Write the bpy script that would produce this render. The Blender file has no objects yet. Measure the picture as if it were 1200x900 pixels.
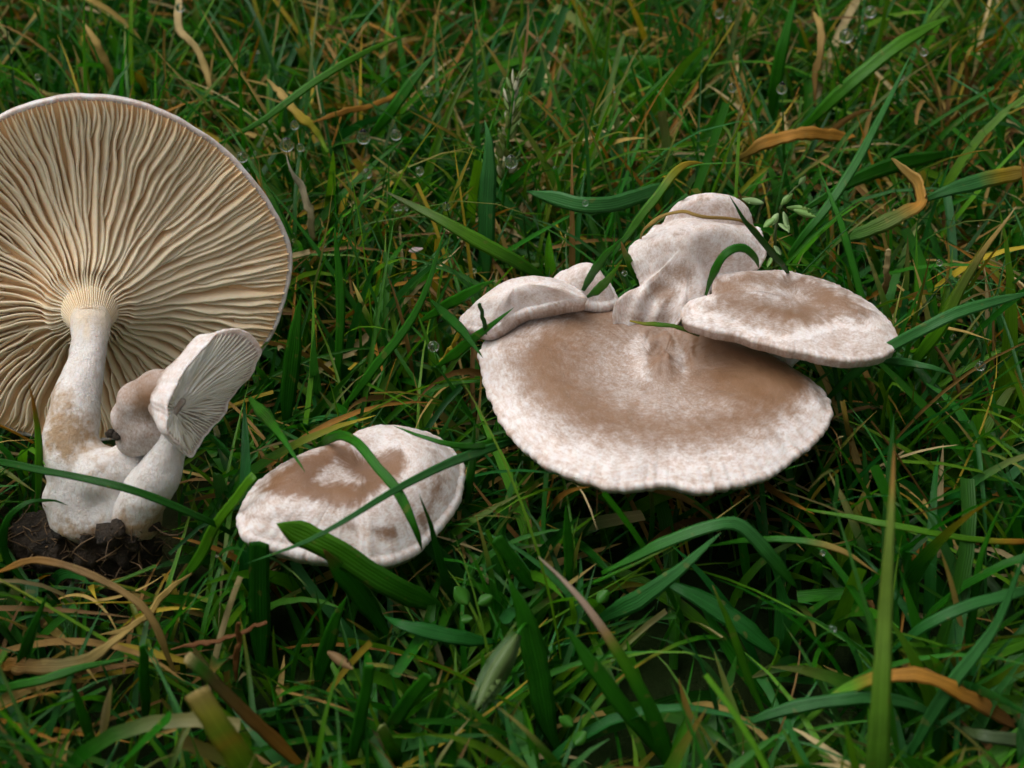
import bpy, math, random
import numpy as np

# ------------------------------------------------------------------ camera, sky, sun, exposure
S = 0.008                       # metres per build unit (60 photo pixels in the plane of focus)
scene = bpy.context.scene
col = scene.collection
R = math.radians
PITCH, HFOV, DIST = R(40), R(36), 30.8
FPX = 600 / math.tan(HFOV / 2)
FWD = np.array([0, math.cos(PITCH), -math.sin(PITCH)])
UP = np.array([0, math.sin(PITCH), math.cos(PITCH)])
RGT = np.array([1.0, 0, 0])
CAM = np.array([0, 0, 2.5]) - DIST * FWD

cd = bpy.data.cameras.new('camera')
cam = bpy.data.objects.new('camera', cd); col.objects.link(cam)
cam.location = CAM * S
cam.rotation_euler = (math.pi / 2 - PITCH, 0, 0)
cd.sensor_width = 36
cd.lens = 18 / math.tan(HFOV / 2)
cd.clip_start, cd.clip_end = 0.01, 200
cd.dof.use_dof = True
cd.dof.focus_distance = (DIST - 0.3) * S
cd.dof.aperture_fstop = 30
scene.camera = cam

w = bpy.data.worlds.new('World'); scene.world = w; w.use_nodes = True
wn, wl = w.node_tree.nodes, w.node_tree.links
bg = wn['Background']
sky = wn.new('ShaderNodeTexSky'); sky.sky_type = 'NISHITA'; sky.sun_disc = False
SUN_EL, SUN_AZ = R(66), R(-78)          # azimuth measured from +y (away from the camera) towards +x
sky.sun_elevation = SUN_EL; sky.sun_rotation = SUN_AZ
sky.air_density = 1.0; sky.dust_density = 6.0; sky.ozone_density = 1.0
hs = wn.new('ShaderNodeHueSaturation'); hs.inputs['Saturation'].default_value = 0.10
wl.new(sky.outputs[0], hs.inputs['Color']); wl.new(hs.outputs[0], bg.inputs['Color'])
bg.inputs['Strength'].default_value = 0.115

sl = bpy.data.lights.new('overcast_sun', 'SUN'); sl.energy = 1.35; sl.angle = R(55); sl.color = (1, 0.98, 0.95)
so = bpy.data.objects.new('overcast_sun', sl); col.objects.link(so)
so.rotation_euler = (SUN_EL - math.pi / 2, 0, -SUN_AZ)
so.location = (0, 0, 2)

scene.view_settings.view_transform = 'Standard'; scene.view_settings.look = 'None'
scene.view_settings.gamma = 1; scene.view_settings.exposure = 0.02
scene.render.engine = 'CYCLES'
scene.cycles.use_denoising = True; scene.cycles.use_adaptive_sampling = True; scene.cycles.adaptive_threshold = 0.03
scene.cycles.max_bounces = 7; scene.cycles.transmission_bounces = 6
scene.cycles.diffuse_bounces = 2; scene.cycles.glossy_bounces = 2

# ------------------------------------------------------------------ helpers
rng = np.random.default_rng(11)
_H = rng.random((64, 64, 64))
def vnoise(p):
    p = np.asarray(p, float); i = np.floor(p).astype(int); f = p - i; f = f * f * (3 - 2 * f)
    o = 0
    for a in (0, 1):
        for b in (0, 1):
            for c in (0, 1):
                wgt = (f[..., 0] if a else 1 - f[..., 0]) * (f[..., 1] if b else 1 - f[..., 1]) * (f[..., 2] if c else 1 - f[..., 2])
                o = o + wgt * _H[(i[..., 0] + a) % 64, (i[..., 1] + b) % 64, (i[..., 2] + c) % 64]
    return o
def fbm(p, n=4):
    p = np.asarray(p, float); o = 0; a = 0.5; t = 0
    for k in range(n):
        o = o + a * vnoise(p * 2 ** k + 7.3 * k); t += a; a *= .5
    return o / t
def v3(x, y, z): return np.stack(np.broadcast_arrays(x, y, z), -1).astype(float)
def norm(v): return v / np.maximum(np.linalg.norm(v, axis=-1, keepdims=True), 1e-9)
def ray(px, py):
    px = np.asarray(px, float); py = np.asarray(py, float)
    return FWD + ((px - 600) / FPX)[..., None] * RGT + ((450 - py) / FPX)[..., None] * UP
def at_z(px, py, z):
    d = ray(px, py); return CAM + d * ((np.asarray(z, float) - CAM[2]) / d[..., 2])[..., None]
def at_y(px, py, y):
    d = ray(px, py); return CAM + d * ((np.asarray(y, float) - CAM[1]) / d[..., 1])[..., None]
def at_plane(px, py, p0, n):
    d = ray(px, py); return CAM + d * (((p0 - CAM) @ n) / (d @ n))[..., None]
def project(P):
    q = np.asarray(P) - CAM; z = q @ FWD
    return 600 + FPX * (q @ RGT) / z, 450 - FPX * (q @ UP) / z, z
def catmull(pts, n, closed=False):
    pts = np.asarray(pts, float)
    if closed: P = np.concatenate([pts[-1:], pts, pts[:2]])
    else: P = np.concatenate([2 * pts[:1] - pts[1:2], pts, 2 * pts[-1:] - pts[-2:-1]])
    m = len(pts) if closed else len(pts) - 1
    t = np.linspace(0, m, 40 * m, endpoint=False) if closed else np.linspace(0, m, 40 * m + 1)
    i = np.minimum(t.astype(int), m - 1); f = (t - i)[:, None]
    a, b, c, d = P[i], P[i + 1], P[i + 2], P[i + 3]
    q = .5 * ((2 * b) + (c - a) * f + (2 * a - 5 * b + 4 * c - d) * f ** 2 + (3 * b - a - 3 * c + d) * f ** 3)
    if closed: q = np.concatenate([q, q[:1]])
    L = np.concatenate([[0], np.cumsum(np.linalg.norm(np.diff(q[:, :3], axis=0), axis=1))])
    s = np.linspace(0, L[-1], n, endpoint=not closed)
    return np.stack([np.interp(s, L, q[:, k]) for k in range(q.shape[1])], -1)
def inpoly(x, y, poly):
    x = np.asarray(x); ins = np.zeros(x.shape, bool); n = len(poly)
    for i in range(n):
        x1, y1 = poly[i]; x2, y2 = poly[(i + 1) % n]
        if y1 == y2: continue
        c = ((y1 > y) != (y2 > y)) & (x < (x2 - x1) * (y - y1) / (y2 - y1) + x1)
        ins ^= c
    return ins
def sdist(x, y, poly):                       # signed distance, positive inside
    d = np.full(np.shape(x), 1e9); n = len(poly)
    for i in range(n):
        a = np.array(poly[i], float); b = np.array(poly[(i + 1) % n], float); e = b - a
        t = np.clip(((x - a[0]) * e[0] + (y - a[1]) * e[1]) / (e @ e + 1e-9), 0, 1)
        d = np.minimum(d, np.hypot(x - a[0] - t * e[0], y - a[1] - t * e[1]))
    return np.where(inpoly(x, y, poly), d, -d)
def sstep(a, b, x):
    t = np.clip((x - a) / (b - a), 0, 1); return t * t * (3 - 2 * t)
def zoom(ox, oy, s, pts): return [(ox + s * p[0], oy + s * p[1]) + tuple(p[2:]) for p in pts]

def mesh_obj(name, V, F, mat, parent=None, base=(0, 0, 0), smooth=True, attrs=None, cols=None, uv=None):
    me = bpy.data.meshes.new(name)
    V = (np.asarray(V, float) - np.asarray(base, float)) * S
    if isinstance(F, np.ndarray):
        k = F.shape[1]
        me.vertices.add(len(V)); me.vertices.foreach_set('co', V.astype(np.float32).ravel())
        me.loops.add(F.size); me.loops.foreach_set('vertex_index', F.astype(np.int32).ravel())
        me.polygons.add(len(F)); me.polygons.foreach_set('loop_start', np.arange(0, F.size, k, dtype=np.int32))
        me.update(calc_edges=True)
    else:
        me.from_pydata([tuple(p) for p in V], [], F); me.update()
    if smooth: me.polygons.foreach_set('use_smooth', np.ones(len(me.polygons), bool))
    for an, a in (attrs or {}).items():
        at = me.attributes.new(an, 'FLOAT', 'POINT'); at.data.foreach_set('value', np.asarray(a, np.float32))
    if cols is not None:
        ca = me.color_attributes.new('col', 'FLOAT_COLOR', 'POINT')
        c4 = np.ones((len(V), 4), np.float32); c4[:, :3] = cols; ca.data.foreach_set('color', c4.ravel())
    if uv is not None:
        a = me.attributes.new('across', 'FLOAT', 'POINT'); a.data.foreach_set('value', np.asarray(uv, np.float32))
    me.materials.append(mat)
    o = bpy.data.objects.new(name, me); col.objects.link(o)
    if parent is not None: o.parent = parent
    return o
def tag(o, label=None, cat=None, group=None, kind=None):
    for k, v in (('label', label), ('category', cat), ('group', group), ('kind', kind)):
        if v: o[k] = v
    return o
def thing(name, base, label, cat, group=None):
    o = bpy.data.objects.new(name, None); col.objects.link(o)
    o.location = np.asarray(base) * S; o.empty_display_size = .01
    return tag(o, label, cat, group)
def grid_faces(nr, nt, closed=True, off=0):
    i = np.arange(nr - 1)[:, None]; j = np.arange(nt if closed else nt - 1)[None]
    j2 = (j + 1) % nt
    q = np.stack(np.broadcast_arrays(i * nt + j, i * nt + j2, (i + 1) * nt + j2, (i + 1) * nt + j), -1).reshape(-1, 4)
    return q + off
def tube(spine, rad, nseg=16, n=None, close=True):
    sp = np.asarray(spine, float); rad = np.asarray(rad, float)
    if n: q = catmull(np.column_stack([sp, rad]), n); sp, rad = q[:, :3], q[:, 3]
    T = norm(np.gradient(sp, axis=0)); ref = np.array([.31, .2, .93]) if abs(T[0] @ np.array([.31, .2, .93])) < .9 else np.array([1., 0, 0])
    V = []
    for p, t, r in zip(sp, T, rad):
        a = norm(np.cross(t, ref)); b = np.cross(t, a); ref = np.cross(a, t) * -1 if False else ref
        th = np.linspace(0, 2 * math.pi, nseg, endpoint=False)
        V.append(p + r * (np.cos(th)[:, None] * a + np.sin(th)[:, None] * b))
    m = len(V); V = np.concatenate(V); F = [tuple(f) for f in grid_faces(m, nseg)]
    if close:
        F.append(tuple(range(nseg))[::-1]); F.append(tuple(range((m - 1) * nseg, m * nseg)))
    return V, F
def ico(c, r, sub=2, sc=(1, 1, 1)):
    import bmesh
    bm = bmesh.new(); bmesh.ops.create_icosphere(bm, subdivisions=sub, radius=1)
    V = np.array([v.co[:] for v in bm.verts]) * r * np.array(sc) + np.asarray(c); F = [tuple(v.index for v in f.verts) for f in bm.faces]; bm.free()
    return V, F
def join(parts):
    V, F, o = [], [], 0
    for v, f in parts:
        V.append(v); F += [tuple(int(i) + o for i in q) for q in f]; o += len(v)
    return np.concatenate(V), F
def remesh(parts, voxel, smooth=6):
    V, F = join(parts)
    me = bpy.data.meshes.new('tmp'); me.from_pydata([tuple(p) for p in V], [], F)
    o = bpy.data.objects.new('tmp', me); col.objects.link(o)
    m = o.modifiers.new('r', 'REMESH'); m.mode = 'VOXEL'; m.voxel_size = voxel
    s = o.modifiers.new('s', 'SMOOTH'); s.factor = .5; s.iterations = smooth
    dg = bpy.context.evaluated_depsgraph_get(); dg.update()
    e = o.evaluated_get(dg).to_mesh()
    V2 = np.array([v.co[:] for v in e.vertices]); F2 = [tuple(p.vertices) for p in e.polygons]
    N2 = np.array([v.normal[:] for v in e.vertices])
    bpy.data.objects.remove(o); bpy.data.meshes.remove(me)
    return V2, F2, N2

# ------------------------------------------------------------------ materials
class NT:
    def __init__(s, name):
        s.m = bpy.data.materials.new(name); s.m.use_nodes = True
        s.n, s.l = s.m.node_tree.nodes, s.m.node_tree.links
        s.b = s.n['Principled BSDF']; s.out = s.n['Material Output']
    def new(s, t, **k):
        x = s.n.new(t)
        for a, v in k.items(): setattr(x, a, v)
        return x
    def set(s, sock, v):
        if hasattr(v, 'is_output') or isinstance(v, bpy.types.NodeSocket): s.l.new(v, sock)
        else: sock.default_value = v
    def math(s, op, a, b=0.0, c=0.0, clamp=False):
        x = s.new('ShaderNodeMath', operation=op, use_clamp=clamp)
        for i, v in enumerate((a, b, c)): s.set(x.inputs[i], v)
        return x.outputs[0]
    def noise(s, scale, detail=4, rough=.5, vec=None, dist=0):
        x = s.new('ShaderNodeTexNoise'); x.inputs['Scale'].default_value = scale; x.inputs['Detail'].default_value = detail
        x.inputs['Roughness'].default_value = rough; x.inputs['Distortion'].default_value = dist
        s.l.new(vec or s.geo(), x.inputs['Vector']); return x.outputs['Fac']
    def geo(s):
        if not hasattr(s, '_g'): s._g = s.new('ShaderNodeTexCoord').outputs['Object']
        return s._g
    def attr(s, name, out='Fac'):
        x = s.new('ShaderNodeAttribute', attribute_name=name); return x.outputs[out]
    def mix(s, f, a, b, blend='MIX'):
        x = s.new('ShaderNodeMix', data_type='RGBA', blend_type=blend)
        s.set(x.inputs[0], f); s.set(x.inputs[6], a); s.set(x.inputs[7], b); return x.outputs[2]
    def ramp(s, f, a, b, smooth=True):
        x = s.new('ShaderNodeMapRange', interpolation_type='SMOOTHSTEP' if smooth else 'LINEAR')
        s.set(x.inputs['Value'], f); x.inputs['From Min'].default_value = a; x.inputs['From Max'].default_value = b; return x.outputs[0]
    def bump(s, h, strength, dist):
        x = s.new('ShaderNodeBump'); x.inputs['Strength'].default_value = strength; x.inputs['Distance'].default_value = dist * S
        s.l.new(h, x.inputs['Height']); return x.outputs[0]
def rgb(r, g, b): return (r, g, b, 1)
K = 1 / S                                     # noise scale per build unit
def mat_cap(name, white, brown):
    t = NT(name)
    b = t.attr('brown')
    comb = t.new('ShaderNodeCombineXYZ')
    t.l.new(t.math('MULTIPLY', t.attr('cx'), 1.0), comb.inputs[0]); t.l.new(t.attr('cy'), comb.inputs[1]); t.l.new(t.math('MULTIPLY', t.attr('rad'), 5.0), comb.inputs[2])
    streak = t.noise(14, 5, .65, comb.outputs[0])
    iso = t.noise(5.5 * K, 6, .7)
    fine = t.noise(22 * K, 4, .7)
    nz = t.math('ADD', t.math('MULTIPLY', t.math('SUBTRACT', streak, .5), .6), t.math('MULTIPLY', t.math('SUBTRACT', iso, .5), .75))
    nz = t.math('ADD', nz, t.math('MULTIPLY', t.math('SUBTRACT', fine, .5), .45))
    f = t.ramp(t.math('ADD', b, t.math('MULTIPLY', nz, t.math('SUBTRACT', 1.05, t.math('MULTIPLY', b, .45)))), .02, .98)
    f2 = t.math('ADD', t.math('MULTIPLY', f, .75), t.math('MULTIPLY', b, .25), clamp=True)
    tint = t.noise(1.3 * K, 3, .5)
    c_br = t.mix(tint, brown, rgb(brown[0] * .72, brown[1] * .62, brown[2] * .55))
    c_wh = t.mix(t.ramp(t.math('ADD', t.math('MULTIPLY', iso, .5), t.math('MULTIPLY', streak, .5)), .38, .66), white, rgb(white[0] * .80, white[1] * .65, white[2] * .56))
    c = t.mix(f2, c_wh, c_br)
    spk = t.new('ShaderNodeTexVoronoi'); spk.inputs['Scale'].default_value = 2.6 * K; spk.inputs['Randomness'].default_value = 1; t.l.new(t.geo(), spk.inputs['Vector'])
    dots = t.math('MULTIPLY', t.ramp(spk.outputs['Distance'], .06, .03), t.ramp(t.noise(1.1 * K, 2), .52, .6))
    c = t.mix(t.math('MULTIPLY', dots, .75), c, rgb(.06, .04, .025))
    t.l.new(c, t.b.inputs['Base Color'])
    t.l.new(t.math('ADD', t.math('MULTIPLY', f, -.18), .55), t.b.inputs['Roughness'])
    t.b.inputs['Specular IOR Level'].default_value = .5
    t.b.inputs['Subsurface Weight'].default_value = .3
    t.b.inputs['Subsurface Radius'].default_value = (1.2 * S / 6, .7 * S / 6, .45 * S / 6)
    t.b.inputs['Subsurface Scale'].default_value = 1
    h = t.math('ADD', t.math('MULTIPLY', iso, .6), t.math('MULTIPLY', fine, .5))
    h = t.math('ADD', h, t.math('MULTIPLY', streak, .5))
    t.l.new(t.bump(h, .4, .04), t.b.inputs['Normal'])
    return t.m
WHITE, BROWN = rgb(.83, .78, .76), rgb(.275, .158, .086)
M_CAP = mat_cap('frosted_cap', WHITE, BROWN)
M_CAP2 = mat_cap('lone_cap', rgb(.83, .78, .76), rgb(.26, .138, .068))
def mat_stem():
    t = NT('silky_stem')
    n1 = t.noise(.85 * K, 5, .62); n2 = t.noise(7 * K, 4, .6)
    f = t.ramp(t.math('ADD', t.math('ADD', n1, t.math('MULTIPLY', t.math('SUBTRACT', n2, .5), .35)), t.attr('stain')), .46, .72)
    c = t.mix(t.ramp(n2, .3, .7), rgb(.86, .82, .79), rgb(.80, .73, .68))
    c = t.mix(t.math('MULTIPLY', f, .9), c, rgb(.42, .26, .12)); c = t.mix(t.math('MULTIPLY', t.attr('cream'), .8), c, rgb(.88, .72, .53))
    d = t.ramp(t.noise(2.6 * K, 4, .8), .70, .76)
    c = t.mix(t.math('MULTIPLY', d, .7), c, rgb(.09, .055, .03))
    t.l.new(c, t.b.inputs['Base Color']); t.b.inputs['Roughness'].default_value = .55
    t.b.inputs['Subsurface Weight'].default_value = .3; t.b.inputs['Subsurface Scale'].default_value = 1
    t.b.inputs['Subsurface Radius'].default_value = (.2 * S, .12 * S, .08 * S)
    mp = t.new('ShaderNodeMapping'); mp.inputs['Scale'].default_value = (1, 1, .18); t.l.new(t.geo(), mp.inputs['Vector'])
    fib = t.noise(20 * K, 4, .7, mp.outputs[0])
    c = t.mix(t.math('MULTIPLY', t.ramp(fib, .45, .7), .4), c, t.mix(1.0, c, rgb(.78, .66, .54), 'MULTIPLY')); t.l.new(c, t.b.inputs['Base Color'])
    t.l.new(t.bump(t.math('ADD', fib, t.math('MULTIPLY', n2, .4)), .9, .05), t.b.inputs['Normal'])
    return t.m
M_STEM = mat_stem()
def mat_gill(name, edge, deep):
    t = NT(name)
    c = t.mix(t.attr('edge'), deep, edge)  # deep: tan flesh with the warm light bounced between gills painted in
    c = t.mix(t.math('MULTIPLY', t.noise(1.2 * K, 4), .35), c, rgb(deep[0] * .9, deep[1] * .85, deep[2] * .8))
    t.l.new(c, t.b.inputs['Base Color']); t.b.inputs['Roughness'].default_value = .6
    t.b.inputs['Subsurface Weight'].default_value = .3; t.b.inputs['Subsurface Scale'].default_value = 1
    t.b.inputs['Subsurface Radius'].default_value = (.15 * S, .08 * S, .04 * S)
    t.l.new(t.bump(t.noise(9 * K, 3), .3, .04), t.b.inputs['Normal'])
    return t.m
M_GILL = mat_gill('gill_flesh', rgb(.93, .77, .56), rgb(.90, .58, .30))
M_GILL2 = mat_gill('young_gill_flesh', rgb(.88, .83, .73), rgb(.82, .70, .52))
def mat_blade(name, rough, trans, wet=.25):
    t = NT(name)
    c = t.attr('col', 'Color')
    mott = t.noise(2.2 * K, 2, .6)
    c = t.mix(t.math('MULTIPLY', t.ramp(mott, .3, .8), .45), c, t.mix(1.0, c, rgb(.55, .6, .6), 'MULTIPLY'))
    a = t.attr('across')
    vein = t.math('SINE', t.math('MULTIPLY', a, 22.0))
    mid = t.ramp(t.math('ABSOLUTE', a), .12, .03)
    c2 = t.mix(t.math('MULTIPLY', mid, .6), c, t.mix(1.0, c, rgb(1.5, 1.45, 1.6), 'MULTIPLY'))
    c2 = t.mix(t.math('MULTIPLY', t.ramp(vein, 0, 1), .38), c2, t.mix(1.0, c2, rgb(.6, .62, .6), 'MULTIPLY'))
    spot = t.ramp(t.noise(5.5 * K, 0, .5), .74, .80)
    c2 = t.mix(t.math('MULTIPLY', spot, .3), c2, rgb(.30, .22, .06))
    t.l.new(c2, t.b.inputs['Base Color'])
    t.l.new(t.math('ADD', rough - .1, t.math('MULTIPLY', mott, .25)), t.b.inputs['Roughness'])
    t.b.inputs['Specular IOR Level'].default_value = .32
    t.l.new(t.bump(vein, .35, .012), t.b.inputs['Normal'])
    tr = t.new('ShaderNodeBsdfTranslucent'); t.l.new(t.mix(1.0, c, rgb(1.25, 1.3, .7), 'MULTIPLY'), tr.inputs[0])
    mx = t.new('ShaderNodeMixShader'); mx.inputs[0].default_value = trans
    t.l.new(t.b.outputs[0], mx.inputs[1]); t.l.new(tr.outputs[0], mx.inputs[2]); t.l.new(mx.outputs[0], t.out.inputs[0])
    return t.m
M_BLADE = mat_blade('living_grass', .34, .36)
M_DRY = mat_blade('dead_grass', .6, .2)
def mat_soil():
    t = NT('wet_soil')
    n = t.noise(1.6 * K, 6, .7); n2 = t.noise(9 * K, 4, .7)
    c = t.mix(t.ramp(n, .3, .7), rgb(.012, .008, .004), rgb(.045, .027, .012))
    c = t.mix(t.ramp(n2, .55, .75), c, rgb(.13, .085, .045))
    t.l.new(c, t.b.inputs['Base Color']); t.b.inputs['Roughness'].default_value = .75
    t.l.new(t.bump(t.math('ADD', n, n2), .9, .2), t.b.inputs['Normal'])
    return t.m
M_SOIL = mat_soil()
def mat_ground():
    t = NT('turf_ground')
    n = t.noise(.8 * K, 6, .7); far = t.noise(9, 6, .7)
    c = t.mix(t.ramp(n, .35, .7), rgb(.012, .008, .004), rgb(.035, .022, .009))
    c = t.mix(t.ramp(far, .35, .6), c, rgb(.015, .03, .006))
    t.l.new(c, t.b.inputs['Base Color']); t.b.inputs['Roughness'].default_value = .9
    t.b.inputs['Specular IOR Level'].default_value = .1
    t.l.new(t.bump(n, .8, .3), t.b.inputs['Normal'])
    return t.m
def mat_drop():
    t = NT('clear_water')
    t.b.inputs['Transmission Weight'].default_value = 1; t.b.inputs['IOR'].default_value = 1.333
    t.b.inputs['Roughness'].default_value = 0.0; t.b.inputs['Base Color'].default_value = (1, 1, 1, 1)
    return t.m
M_DROP = mat_drop()

# ------------------------------------------------------------------ ground
ax = np.concatenate([[-2500, -600, -150], np.linspace(-60, 60, 121), [150, 600, 2500]])
gx, gy = np.meshgrid(ax, ax)
gz = (fbm(v3(gx * .35, gy * .35, 1.7), 3) - .5) * .9 * (np.abs(gx) < 80) * (np.abs(gy) < 80) - .25
GV = v3(gx, gy, gz).reshape(-1, 3)
g = mesh_obj('ground', GV, grid_faces(len(ax), len(ax), False), mat_ground())
tag(g, kind='structure')

# ------------------------------------------------------------------ mushrooms
BLOCK = []            # (outline px, plane point, plane normal, thickness) used to keep loose grass out of the mushrooms
def cap_mesh(rim, c, n, top, under, e, u_in=.12, nr=70, nu=24):
    nt = len(rim); out = norm(rim - c); th = np.linspace(0, 2 * math.pi, nt, endpoint=False)
    rings, U, side = [], [], []
    us = np.concatenate([[.004], np.linspace(0, 1, nr)[1:] ** .9])
    for u in us:
        rings.append(c + u * (rim - c) + n * top(u, th)[:, None]); U.append(np.full(nt, u)); side.append(np.zeros(nt))
    for a in np.linspace(0, math.pi, 9)[1:-1]:
        rings.append(rim + out * e * math.sin(a) + n * (top(1, th) - e * (1 - math.cos(a)))[:, None]); U.append(np.full(nt, 1.)); side.append(np.full(nt, max(0, (a - 2) / 1.2)))
    for u in np.linspace(1, u_in, nu):
        rings.append(c + u * (rim - c) + n * (top(1, th) * 0 + under(u, th) + (top(1, th) - 2 * e) * u ** 3)[:, None]); U.append(np.full(nt, u)); side.append(np.ones(nt))
    V = np.concatenate(rings); m = len(rings)
    F = [tuple(int(x) for x in f) for f in grid_faces(m, nt)]
    F.append(tuple(range(nt))[::-1]); F.append(tuple(range((m - 1) * nt, m * nt)))
    return V, F, np.concatenate(U), np.concatenate(side), np.tile(th, m)

def patches(px, py, th, rad, plist, warp, seed=0.):
    w1 = (fbm(v3(px / 9, py / 9, seed), 4) - .5) * 2; w2 = (fbm(v3(px / 9, py / 9, seed + 9), 4) - .5) * 2
    s1 = (fbm(v3(np.cos(th) * 16, np.sin(th) * 16, rad * 3 + seed), 3) - .5) * 2
    x = px + w1 * warp; y = py + w2 * warp
    b = np.zeros(len(px))
    for poly, val, soft in plist:
        m = sstep(-soft, soft, sdist(x, y, poly) + s1 * warp * .8)
        b = b * (1 - m) + val * m
    return b

def build_cap(parent, base, rim_px, pl, cen_px, prof, mat, plist, e=.1, thick=(.12, .55), nt=300, warp=7, edge_noise=.04, bump=.05, seed=0., base_brown=.12, ridges=50, nr=80, block=.55, name='cap', extra=None):
    p0 = at_z(pl[0], pl[1], pl[2]); n = norm(np.array(pl[3], float))
    rp = catmull(rim_px, nt, True)
    rim = at_plane(rp[:, 0], rp[:, 1], p0, n); c = at_plane(cen_px[0], cen_px[1], p0, n)
    rim = rim - norm(rim - c) * e * .9
    th0 = np.linspace(0, 2 * math.pi, nt, endpoint=False)
    en = (fbm(v3(np.cos(th0) * 7, np.sin(th0) * 7, seed + 3), 4) - .5) * 2 * edge_noise
    cr = (fbm(v3(np.cos(th0) * 34, np.sin(th0) * 34, seed + 5), 2) - .5) * 2 * edge_noise
    rim = rim + norm(rim - c) * (en + cr * .8)[:, None]
    def top(u, th):
        P = c + u * (rim - c)
        h = prof(u, th) + (fbm(P * 1.1 + seed, 3) - .5) * 2 * bump * min(1, .3 + u) + (fbm(P * 4.5 + seed, 2) - .5) * bump * .5
        h = h + cr * .2 * sstep(.92, 1., u)
        if extra is not None:
            qx, qy, _ = project(P); h = h + extra(qx, qy)
        return h
    def under(u, th):
        return -thick[0] - thick[1] * (1 - u) ** 1.2 - .05 * np.abs(np.sin(th * ridges)) * min(1, (1 - u) * 6)
    V, F, U, side, TH = cap_mesh(rim, c, n, top, under, e, nr=nr)
    px, py, _ = project(V)
    br = patches(px, py, TH, U, plist, warp, seed)
    br = np.where(br == 0, base_brown, br)
    br = np.maximum(br, side * .55)
    o = mesh_obj(name, V, F, mat, parent, base, attrs={'brown': br, 'rad': U, 'cx': np.cos(TH) + seed, 'cy': np.sin(TH)})
    if block: BLOCK.append((rim_px, p0, n, block))
    return o, c, n, rim
def stand(parent, base, c, n, foot, r0, r1, name='stem'):
    a = c - n * .25; f = np.array([foot[0], foot[1], -.3])
    sp = [a, a * .65 + f * .35 - n * .15, a * .3 + f * .7, f]
    q = catmull(np.column_stack([sp, [r0 * 1.35, r0, r1, r1 * 1.1]]), 14)
    V, F = tube(q[:, :3], q[:, 3], 18)
    V = V + ((fbm(V * 1.8, 3) - .5) * .16)[:, None] * norm(V - np.mean(V, 0))
    return mesh_obj(name, V, F, M_STEM, parent, base, attrs={'stain': np.full(len(V), -.05)})

# --- large front cap of the clump
LZ = lambda p: zoom(540, 330, .38333, p)
big_rim = LZ([(60, 200), (65, 260), (80, 320), (108, 390), (150, 450), (205, 508), (270, 552), (350, 588), (430, 610), (490, 619), (560, 612), (620, 606), (680, 618), (740, 627), (820, 616), (900, 596), (980, 556), (1040, 516), (1098, 462), (1136, 402), (1134, 358), (1098, 308), (1040, 268), (960, 222), (860, 178), (760, 142), (660, 118), (560, 108), (480, 84), (400, 55), (335, 47), (260, 60), (180, 88), (120, 122), (78, 160)])
bb = at_z(770, 500, 0)
t_big = thing('mushroom', bb, 'large flat mushroom with brown ringed cap and frosted white rim, biggest of the clump', 'mushroom', 'mushrooms clumped together in the grass')
def prof_big(u, th): return .36 * (1 - u ** 3.4) - .54 * math.exp(-(u / .50) ** 2) + .26 * math.exp(-(u / .13) ** 2) - .05 * sstep(.9, 1., u)
big_p = [(LZ([(110, 140), (250, 58), (420, 58), (560, 110), (760, 140), (960, 222), (1075, 290), (1080, 350), (1030, 430), (960, 480), (860, 520), (740, 545), (620, 550), (500, 540), (370, 505), (270, 455), (190, 385), (140, 300), (110, 220)]), .52, 26),
         (LZ([(140, 130), (250, 62), (420, 60), (560, 112), (760, 140), (960, 222), (1060, 285), (1050, 340), (1000, 395), (930, 430), (850, 460), (740, 480), (620, 486), (500, 478), (380, 450), (290, 405), (215, 345), (180, 270), (150, 190)]), .92, 24),
         (LZ([(100, 150), (190, 85), (330, 60), (360, 90), (250, 150), (190, 220), (150, 230)]), .5, 16),
         (LZ([(330, 150), (430, 115), (540, 130), (600, 150), (700, 190), (760, 300), (840, 330), (900, 380), (820, 410), (740, 430), (600, 440), (460, 405), (360, 345), (310, 270), (305, 200)]), .78, 22),
         (LZ([(430, 200), (520, 190), (560, 300), (700, 350), (800, 385), (700, 410), (560, 400), (450, 350), (400, 270)]), .54, 20),
         (LZ([(560, 190), (600, 180), (640, 240), (650, 290), (600, 300), (575, 260)]), .85, 9),
         (LZ([(510, 200), (550, 165), (570, 200), (560, 260), (580, 300), (540, 300)]), .30, 7), (LZ([(650, 190), (690, 230), (700, 290), (670, 290), (660, 240)]), .42, 7),
         (LZ([(540, 310), (660, 315), (650, 345), (560, 340)]), .62, 8),
         (LZ([(700, 150), (800, 160), (960, 222), (1050, 280), (1020, 335), (900, 340), (780, 300), (720, 230)]), 1.05, 22),
         (LZ([(880, 462), (990, 465), (960, 485), (890, 482)]), .55, 5),
         (LZ([(1090, 330), (1125, 370), (1120, 410), (1095, 380)]), .62, 6),
         (LZ([(290, 430), (310, 470), (300, 490), (285, 460)]), .5, 5), (LZ([(200, 375), (260, 380), (250, 400), (205, 395)]), .45, 5),
         (LZ([(640, 590), (760, 590), (750, 625), (650, 615)]), .36, 7)]
def ex_big(x, y):
    zx, zy = (x - 540) / .38333, (y - 330) / .38333
    r = np.hypot(zx - 610, (zy - 235) * 1.5); a = np.arctan2((zy - 235) * 1.5, zx - 610)
    f1 = fbm(v3(zx / 45 + 3, zy / 45, 2.2), 2)
    return (.085 * np.sin(r / 12 + f1 * 8) * sstep(-.4, .8, np.cos(a + .6)) + .14 * (f1 - .5)) * np.exp(-(r / 95) ** 2)
_, c, n, rim = build_cap(t_big, bb, big_rim, (770, 450, 3.6, (-.03, .02, 1)), (775, 422), prof_big, M_CAP, big_p, thick=(.08, .5), e=.08, nt=420, nr=110, warp=7, edge_noise=.06, seed=2.1, base_brown=.22, extra=ex_big, bump=.06)
stand(t_big, bb, c + n * -.4, n, at_z(800, 470, 0)[:2], .38, .5)
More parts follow.
